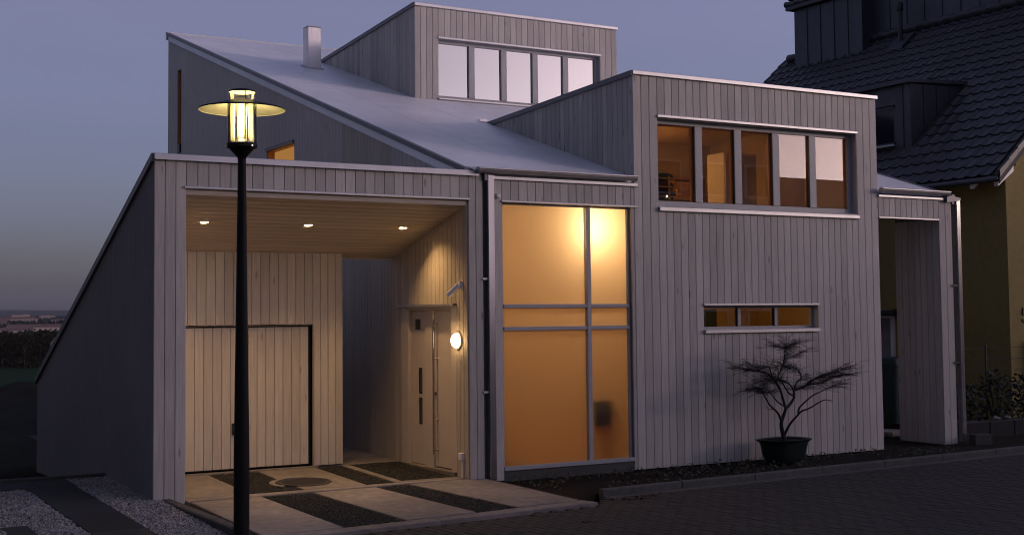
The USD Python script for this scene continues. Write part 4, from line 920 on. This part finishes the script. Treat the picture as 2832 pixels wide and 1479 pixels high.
part(nb, 'far_roof_slope', hull([(x, y, nz(RX)+1.9-.55*(x-RX)+h) for x in (RX+.1, RX+8.5) for y in (NY0-.17, NY1) for h in (-.12, 0)]), TILE)
part(nb, 'eaves_gutter', tube([(NXE-.03, NY0-.18, nz(NXE)-.11), (NXE-.03, NY1, nz(NXE)-.11)], .055, 10), ZINC, True)
for y in (NY0-.10, NY0+.45): part(nb, 'rafter_end', hull([(x, y+d, z) for d in (-.05, .05) for x, z in ((NXE+.02, nz(NXE)-.24), (NXE+.02, nz(NXE)-.13), (NXE+.45, nz(NXE+.4)-.30), (NXE+.45, nz(NXE+.4)-.14))]), WHITEP)
part(nb, 'verge_board', hull([(x, y, nz(x)+h) for x in (NXE, RX) for y in (NY0-.20, NY0-.171) for h in (-.20, .0)]), mat('verge_dark', (.05, .045, .04), .7))
# roof tiles
TP, RP = 0.30, 0.34
c_ = 1/math.sqrt(1+.88**2); nrmv = np.array([-.88*c_, 0, c_]); slv = np.array([c_, 0, .88*c_])
prof_t = [(0, .028), (.035, .050), (.075, .034), (.105, .012), (.20, .008), (.26, .012), (.30, .028)]
def tile(y, s0):
    V = []
    for ds, lift, cut in ((0.0, .028, 0), (0.0, .028, .020), (RP*1.06, .0, 0)):
        for p, h in prof_t:
            o = np.array([NXE, y, nz(NXE)]) + slv*(s0+ds)*1.0 - np.array([0, p*.985, 0])
            V.append(o + nrmv*(h+lift-cut-.055))
    k = len(prof_t); F = []
    for i in range(k-1): F += [[i, i+1, 2*k+i+1], [i, 2*k+i+1, 2*k+i], [k+i, k+i+1, i+1], [k+i, i+1, i]]
    return trimesh.Trimesh(V, F, process=False)
D_Y, D_XF, D_XT = (4.915, 6.6), 21.07, 22.72      # small dormer
tiles = []
ns = int(6.66/RP); ny = int((NY1+.15-(NY0-.17))/TP)
for i in range(ns+1):
    for j in range(ny):
        y = NY1+.15 - j*TP; s0 = i*RP; x = NXE + slv[0]*s0
        if D_XF-.05 < x+.12 < D_XT-.25 and D_Y[0] < y-.1 and y-.2 < D_Y[1]: continue
        c = np.array([x, y, nz(x)]); px_vis = in_view(*c, 0.03)
        tiles.append((math.dist(c, CAM) + (0 if px_vis else 50), y, s0))
tiles.sort(); more = []
for k, (d, y, s0) in enumerate(tiles):
    m = tile(y, s0)
    if k < 300: part(dk, 'roof_tile', m, TILE)
    else: more.append(m)
part(dk, 'further_roof_tiles', cat(more), TILE, kind='stuff')
for j in range(26):
    y = NY0-.15 + j*.42
    part(nb, 'ridge_tile', tube([(RX-.02, y, nz(RX)+.02), (RX-.02, y+.44, nz(RX)+.035)], [.10, .12], 10), TILE, True)
for k in range(19):
    part(nb, 'verge_tile', hull([(NXE+slv[0]*(k*.34+d), NY0-.215+e, nz(NXE+slv[0]*(k*.34+d))+h) for d in (0, .35) for e in (0, .06) for h in (-.08, .03+(.0 if d else .025))]), TILE)
# zinc boxes on the ridge
def seams(parent, o, u, n, L, z0f, z1f, pitch):
    k = max(1, round(L/pitch)); o, u, n = (np.asarray(a, float) for a in (o, u, n))
    for i in range(k):
        a, b = L*i/k, L*(i+1)/k
        P = [o + u*t + n*d + [0, 0, z] for t in (a+.012, b-.012) for d in (0, .012) for z in (fz(z0f, t), fz(z1f, t))]
        part(parent, 'zinc_sheet', hull(P), ZINC)
        if i: part(parent, 'standing_seam', hull([o + u*(a+e) + n*d + [0, 0, z] for e in (-.009, .009) for d in (0, .032) for z in (fz(z0f, a), fz(z1f, a))]), ZINC)
AX, AY0, AY1, AZ = 24.68, 9.75, 12.25, 10.22
za = part(nb, 'zinc_dormer', bx(AX+.013, 28, AY0+.013, AY1, 8.2, AZ), ZINC)
seams(za, (AX+.0, AY0, 0), (0, 1, 0), (-1, 0, 0), AY1-AY0, 8.55, AZ-.02, .50)
seams(za, (AX, AY0+.013, 0), (1, 0, 0), (0, -1, 0), .42, 8.55, AZ-.02, .42)
zr2 = part(nb, 'zinc_roof', hull([(x, y, AZ+h+.1*(x-AX)/3) for x in (AX-.16, 28) for y in (AY0-.05, AY1+.17) for h in (0.0, .12)]), TILE)
for k in range(7): part(zr2, 'ridge_tile', tube([(AX-.12, AY0+.05+k*.38, AZ+.13), (AX-.12, AY0+.40+k*.38, AZ+.17)], [.06, .09], 8), TILE, True)
zb_ = part(nb, 'zinc_clerestory', bx(RX+.06, RX+.4, NY0-.1, AY0, 8.7, 12.3), ZINC)
seams(zb_, (RX+.045, NY0-.1, 0), (0, 1, 0), (-1, 0, 0), AY0-NY0+.1, 8.98, 12.3, .55)
# small dormer
dz0, dz1 = nz(D_XF)-.2, 6.80
sd_ = part(nb, 'small_dormer', cat([bx(D_XF+.02, D_XF+.2, D_Y[0]+.013, 5.36, dz0, dz1), bx(D_XF+.02, D_XF+.2, 6.35, D_Y[1], dz0, dz1), bx(D_XF+.02, D_XF+.2, 5.36, 6.35, 6.40, dz1), bx(D_XF+.02, D_XF+.2, 5.36, 6.35, dz0, 5.55),
       hull([(x, y, z) for y in (D_Y[0]+.013, D_Y[0]+.12) for x, z in ((D_XF+.2, nz(D_XF+.2)-.2), (D_XF+.2, 6.8), (D_XT-.1, 6.9))])]), ZINC)
seams(sd_, (D_XF+.02, D_Y[0], 0), (0, 1, 0), (-1, 0, 0), 5.34-D_Y[0], 5.42, dz1-.02, .25)
seams(sd_, (D_XF, D_Y[0]+.013, 0), (1, 0, 0), (0, -1, 0), D_XT-D_XF-.1, lambda t: nz(D_XF+t)-.06, lambda t: max(6.79, nz(D_XF+t)-.05), .36)
part(sd_, 'dormer_roof', hull([(x, y, 6.80+h+.045*(x-D_XF)) for x in (D_XF-.12, D_XT+.12) for y in (D_Y[0]-.08, D_Y[1]+.1) for h in (0, .07)]), ZINC)
wd = part(sd_, 'dormer_window', cat([bx(D_XF+.05, D_XF+.1, 5.37, 5.43, 5.57, 6.39), bx(D_XF+.05, D_XF+.1, 5.37, 6.35, 6.33, 6.39), bx(D_XF+.05, D_XF+.1, 5.37, 6.35, 5.57, 5.62)]), ZINC)
part(wd, 'pane', bx(D_XF+.07, D_XF+.08, 5.43, 6.35, 5.62, 6.33), mat('dark_glass', (.012, .014, .016), .08))
part(wd, 'sill', bevbox(D_XF-.1, D_XF+.05, 5.32, 6.4, 5.52, 5.56, .006), METAL)
vp = part(nb, 'vent_pipe', tube([(24.62, 8.45, nz(24.62)-.1), (24.62, 8.45, 9.42)], .06, 12), DARKP, True)
part(vp, 'vent_cap', tube([(24.62, 8.45, 9.42), (24.62, 8.45, 9.62)], .085, 12), DARKP, True)
part(vp, 'vent_collar', hull([(x, y, nz(x)+h) for x in (24.40, 24.84) for y in (8.2, 8.7) for h in (0, .05)]), ZINC)
# side entrance seen through the right portal
se_ = part(nb, 'side_door', bevbox(NX-.03, NX+.01, 4.95, 5.32, -.1, 1.93, .006), mat('side_door_paint', (.22, .22, .23), .5))
part(se_, 'door_frame', cat([bx(NX-.05, NX, 4.86, 4.945, -.1, 1.99), bx(NX-.05, NX, 5.325, 5.41, -.1, 1.99), bx(NX-.05, NX, 4.945, 5.325, 1.935, 1.99)]), WHITEP)
part(se_, 'door_canopy', bevbox(NX-.35, NX, 4.6, 6.2, 2.0, 2.10, .01), DARKP)
part(nb, 'wall_pilaster', bx(NX-.06, NX, 4.55, 4.95, 2.12, 4.45), OCHRE)

# things between the houses
bn = thing('wheelie_bin', 'dark green wheeled refuse bin behind the right portal', 'bin', loc=(18.43, 3.12, -.02), rotz=.1)
BINP = mat('bin_plastic', (.008, .030, .028), .45)
part(bn, 'body', loft([rring(.20, .22, .06, 28, 6), rring(.25, .29, 1.10, 28, 6)]), BINP, 40)
part(bn, 'lid', loft([rring(.275, .32, 1.10, 28, 6), rring(.28, .325, 1.15, 28, 6), rring(.24, .28, 1.23, 28, 6), rring(.1, .1, 1.26, 28, 6)]), BINP, 40)
for y in (-.24, .24): part(bn, 'wheel', tube([(.20, y-.03, .10), (.20, y+.03, .10)], .10, 18), DARKP, 40)
part(bn, 'handle', tube([(.30, -.22, 1.10), (.34, -.22, 1.12), (.34, .22, 1.12), (.30, .22, 1.10)], .016, 8), BINP)
stn = thing('stone_slab', 'pale stone slab lying on the dark ground inside the right portal', 'stone', loc=(16.9, 1.75, -.02), rotz=.3)
part(stn, 'slab', bevbox(-.28, .28, -.22, .22, 0, .09, .02), CONC)
rk = thing('concrete_block', 'grey hollow concrete block on the dark ground right of the portal pillar', 'block', loc=(16.84, -.22, -.015), rotz=-.35)
part(rk, 'block', cat([bevbox(-.14, .14, -.10, -.06, 0, .16, .004), bevbox(-.14, .14, .06, .10, 0, .16, .004), bx(-.14, -.10, -.06, .06, 0, .158), bx(.10, .14, -.06, .06, 0, .158), bx(-.02, .02, -.06, .06, 0, .158)]), KERB)
wall_ = thing('garden_wall', 'low dark garden wall below the hedge at the right edge', 'wall', loc=(0, 0, 0))
for i in range(9):
    part(wall_, 'wall_block', bevbox(17.35+i*.6, 17.94+i*.6, .52, .80, -.1, .24, .012), mat('dark_block', (.014, .014, .014), .9, grain=(20, 20, 20), amp=.3, obj=.2) if i == 0 else '/World/Looks/dark_block')
for i in range(8):
    q = chip(.075, 50+i); q.apply_translation((18.2+i*.42+rng.uniform(-.1, .1), .66, .27)); part(wall_, 'coping_stone', q, CONC)
HL = mat('hedge_leaf', (.014, .021, .009), .7, grain=(20, 20, 20), amp=.4)
def bush(name, label, cx, cy, z0, rx, ry, h, seed, n=420):
    g = np.random.default_rng(seed); t = thing(name, label, 'bush', 'bushes behind the low garden wall', loc=(cx, cy, z0))
    st = []
    for _ in range(9):
        a = g.uniform(0, 6.28); e = np.array([math.cos(a)*rx*.6, math.sin(a)*ry*.6, h*g.uniform(.7, 1.0)])
        st.append(tube([np.zeros(3), e*.5+[0, 0, .05], e], [.012, .008, .004], 5, False))
    part(t, 'stems', cat(st), BARK)
    V, F = [], []
    for _ in range(n):
        a = g.uniform(0, 6.28); r = math.sqrt(g.uniform(0, 1)); zz = g.uniform(.08, 1); w = (1-(2*zz-1.0)**2*.6)*(.75+.5*meshkit.noise(np.array([[a*2, zz*4, seed]]), seed)[0])
        o = np.array([math.cos(a)*r*rx*w, math.sin(a)*r*ry*w, zz*h*(.8+.3*g.uniform())]); s_ = g.uniform(.03, .06)
        u = g.normal(size=3); u /= np.linalg.norm(u); v = np.cross(u, g.normal(size=3)); v /= np.linalg.norm(v)
        k = len(V); V += [o-u*s_, o+v*s_*.5, o+u*s_, o-v*s_*.5]; F += [[k, k+1, k+2], [k, k+2, k+3]]
    part(t, 'foliage', trimesh.Trimesh(V, F, process=False), HL)
for k, (x, y, h, r) in enumerate(((18.15, 1.25, .82, .42), (18.85, 1.15, 1.0, .48), (19.6, 1.1, .92, .5), (20.4, 1.15, 1.05, .5), (21.2, 1.1, .8, .45))):
    bush('hedge_bush', ['dark leafy bush nearest the right portal pillar', 'taller dark bush second from the right portal pillar', 'dark bush in the middle of the low garden wall', 'dark bush under the ochre house corner', 'dark bush at the right edge of the picture'][k], x, y, .0, r, .4, h, 60+k)
fe = thing('wire_fence', 'thin wire fence with slim posts before the ochre wall', 'fence', loc=(0, 0, 0))
for x in (17.3, 19.2, 21.6): part(fe, 'post', tube([(x, 1.62, -.1), (x, 1.62, 1.46)], .018, 8), DARKP)
for z in (1.0, 1.2, 1.40): part(fe, 'wire', tube([(17.3, 1.62, z), (21.6, 1.62, z)], .006, 5), DARKP)

# ------------------------------------------------------------------ houses across the street (seen mirrored in the windows) and two added for their shade
def far_house(name, label, x0, x1, y0, y1, he, hr, wall, roofm, along_x=True, ncol=4, nrow=2):
    t = thing(name, label, 'house', loc=(0, 0, 0))
    part(t, 'wall', bx(x0, x1, y0, y1, -.3, he), wall)
    xm, ym = (x0+x1)/2, (y0+y1)/2
    if along_x: P = [(x0-.4, y0-.5, he), (x0-.4, y1+.5, he), (x1+.4, y0-.5, he), (x1+.4, y1+.5, he), (x0-.4, ym, hr), (x1+.4, ym, hr)]
    else: P = [(x0-.5, y0-.4, he), (x0-.5, y1+.4, he), (x1+.5, y0-.4, he), (x1+.5, y1+.4, he), (xm, y0-.4, hr), (xm, y1+.4, hr)]
    r = part(t, 'roof', hull([(a, b, c+.01) for a, b, c in P]), roofm)
    part(r, 'chimney', bevbox(xm+1, xm+1.6, ym-.3, ym+.3, hr-1.2, hr+.12, .02), KERB)
    for i in range(ncol):
        for j in range(nrow):
            wx = x0 + (x1-x0)*(i+.5)/ncol; wz = 1.0 + j*2.8
            f = part(t, 'window', bevbox(wx-.6, wx+.6, y1-.02, y1+.06, wz, wz+1.3, .01), WHITEP)
            part(f, 'pane', bx(wx-.52, wx+.52, y1+.0605, y1+.07, wz+.08, wz+1.22), '/World/Looks/dark_glass')
    d = part(t, 'door', bevbox(xm-.5, xm+.5, y1, y1+.08, -.1, 2.05, .01), TIMBER)
RENDER = mat('grey_render', (.32, .30, .28), .9, big=.08)
far_house('house_across_street', 'tall grey house across the street, mirrored in the upper window', 27.0, 35.6, -31.5, -25.0, 9.4, 11.6, RENDER, TILE, True, 4, 3)
far_house('house_across_street', 'lower house across the street, its roof mirrored in the last upper pane', 37.2, 50.0, -34.0, -25.0, 5.3, 8.1, RENDER, TILE, True, 4, 2)
far_house('house_next_door', 'unseen house added next door at the left to shade the sloping carport wall', -14.0, -0.9, -1.2, 13.0, 6.8, 10.8, RENDER, TILE, True, 4, 2)  # added out of view to darken the carport side wall
far_house('house_across_street', 'pale house across the street behind the street lamp side', -6.0, 8.0, -35.0, -25.0, 5.6, 9.2, RENDER, TILE, True, 4, 2)
far_house('house_across_street', 'unseen house added far along the street to the right to shade the facade foot', 52.0, 66.0, -38.0, -22.0, 6.0, 9.5, RENDER, TILE, False, 3, 2)  # added out of view so the facade darkens towards its foot
part(None, 'opposite_pavement', bx(-30, 55, -20.5, -17.52, -.3, .03), KERB, kind='structure', label='pavement on the far side of the street')

# ------------------------------------------------------------------ the valley at the left: trees, town, ridge
def at_polar(az, d):
    x, y = CAM[0]+d*az/math.hypot(1, az), CAM[1]+d/math.hypot(1, az); return x, y
def wood_tree(seed, h, conif):
    g = np.random.default_rng(seed); t = UsdGeom.Xform.Define(stage, f'/World/Looks/tree_kind_{seed}')
    return t
CROWN = mat('winter_crown', (.022, .019, .013), .95, grain=(2, 2, 2), amp=.4, spec=0.05)
stage.CreateClassPrim('/World/tree_kinds')
kinds = []
for k in range(3):
    g = np.random.default_rng(90+k); t = UsdGeom.Xform.Define(stage, f'/World/tree_kinds/kind_{k:03d}').GetPrim()
    h = 1.0; br = [tube([(0, 0, 0), (.01, .01, .4), (0, .02, .8)], [.028, .02, .008], 6, False)]
    for _ in range(14):
        a = g.uniform(0, 6.28); z = g.uniform(.25, .7); e = np.array([math.cos(a)*.25, math.sin(a)*.25, z+.22]); br.append(tube([(0, 0, z), e], [.01, .003], 4, False))
    part(t, 'trunk', cat(br), BARK)
    V, F = [], []
    for _ in range(900):
        a = g.uniform(0, 6.28); zz = g.uniform(.03, 1.0); r = .36*math.sqrt(max(.05, 1-((zz-.5)/.53)**2))*math.sqrt(g.uniform(.1, 1))*(.6+.7*meshkit.noise(np.array([[a*1.3, zz*4, k*7.]]), k)[0])
        o = np.array([math.cos(a)*r, math.sin(a)*r, zz]); s_ = g.uniform(.012, .03); u = g.normal(size=3); u /= np.linalg.norm(u); v = np.cross(u, g.normal(size=3)); v /= np.linalg.norm(v)
        q = len(V); V += [o-u*s_, o+v*s_*.6, o+u*s_, o-v*s_*.6]; F += [[q, q+1, q+2], [q, q+2, q+3]]
    part(t, 'crown', trimesh.Trimesh(V, F, process=False), CROWN); kinds.append(t)
TREEW = ['%s tree in the dark row beyond the green field, %s' % (a, b) for b in ('left end', 'left half', 'middle', 'right half', 'right end by carport wall') for a in ('tall bare', 'low rounded', 'narrow dark', 'leaning', 'broad twiggy', 'stunted')]
for k in range(26):
    az = .150 + .085*(k/25) + rng.uniform(-.002, .002); d = rng.uniform(154, 195); x, y = at_polar(az, d); h = rng.uniform(3.0, 4.3)*d/165
    copy_of(kinds[k % 3], 'field_tree', (x, y, terrain_h(x, y)-.1), rng.uniform(0, 6), TREEW[k], 'tree', 'trees along the far field edge', (h*1.15, h*1.15, h))
TOWNW = mat('town_wall', (.28, .24, .22), .9, obj=.2); TOWNR = mat('town_roof', (.13, .085, .075), .8, spec=.1)
spots = [(.1675, 1900, 16, 40, 7), (.1705, 2300, 12, 30, 9), (.1760, 2200, 60, 20, 12), (.1725, 2250, 40, 18, 10), (.1800, 2260, 46, 16, 9), (.1850, 2300, 30, 16, 10), (.1765, 3300, 22, 18, 16), (.1815, 3350, 26, 18, 17),
         (.1955, 3300, 20, 16, 12), (.2000, 3320, 20, 16, 12), (.1910, 1450, 60, 18, 8), (.2000, 1450, 66, 18, 7), (.1800, 1400, 22, 14, 5), (.1640, 1300, 50, 16, 7), (.1690, 1320, 14, 12, 8), (.2060, 2100, 24, 14, 8), (.1880, 2700, 18, 14, 8)]
words = ['at the far left edge', 'small and pale', 'long pale', 'low', 'broad', 'plain', 'high on the slope', 'tall on the slope', 'distant', 'rightmost on the slope', 'long low lit', 'longest low lit', 'tiny', 'reddish', 'squat', 'pale narrow', 'remote']
for k, (az, d, w, dp, h) in enumerate(spots):
    x, y = at_polar(az, d); z = terrain_h(x, y)
    t = thing('town_building', f'{words[k]} building of the far town in the valley at the left', 'building', 'buildings of the far town', loc=(x, y, z), rotz=-.17)
    h *= .62
    part(t, 'wall', bx(-w/2, w/2, -dp/2, dp/2, -8, h), TOWNW)
    part(t, 'roof', hull([(sx*(w/2+.5), sy*(dp/2+.5), h+.02) for sx in (-1, 1) for sy in (-1, 1)] + [(sx*w/2*.95, 0, h+dp*.16) for sx in (-1, 1)]), TOWNR)
    for i in range(max(2, int(w/5))):
        wx = -w/2 + (i+.5)*w/max(2, int(w/5)); part(t, 'window', bx(wx-1, wx+1, -dp/2-.15, -dp/2+.1, h*.35, h*.75), DARKP)
V, F = [], []
for _ in range(5200):
    az = rng.uniform(.13, .25); d = math.exp(rng.uniform(math.log(420), math.log(3600))); x, y = at_polar(az, d); z = terrain_h(x, y); s_ = rng.uniform(2.2, 5.0)
    if any(abs(az-sp[0])*d < sp[2]*.62 and sp[1]-260 < d < sp[1]+20 for sp in spots): continue
    for _ in range(5):
        o = np.array([x+rng.gauss(0, s_*.8), y+rng.gauss(0, s_*.8), z+rng.uniform(.2, 1.3)*s_]); u = np.array([rng.gauss(0, 1) for _ in range(3)]); u /= np.linalg.norm(u); v = np.cross(u, [rng.gauss(0, 1) for _ in range(3)]); v /= np.linalg.norm(v); q = len(V)
        V += [o-u*s_*.6, o+v*s_*.5, o+u*s_*.6, o-v*s_*.5]; F += [[q, q+1, q+2], [q, q+2, q+3]]
part(None, 'far_woodland', trimesh.Trimesh(V, F, process=False), mat('far_wood_leaf', (.025, .030, .024), .95, grain=(.05, .05, .05), amp=.4, spec=0.05), kind='stuff', label='dark woods and gardens filling the valley round the far town')

# ------------------------------------------------------------------ thin evening haze over the valley
HAZE = usdkit.material(stage, '/World/Looks/evening_air', {'v': ('principled_volume', {'color': (0.72, 0.78, 0.95), 'density': 2.6e-5, 'anisotropy': 0.2})}, volume='v.volume')
part(None, 'haze', bx(-10200, 10200, -10200, 10200, -70, 190), HAZE, kind='stuff', label='thin evening haze that fades the far ridge')
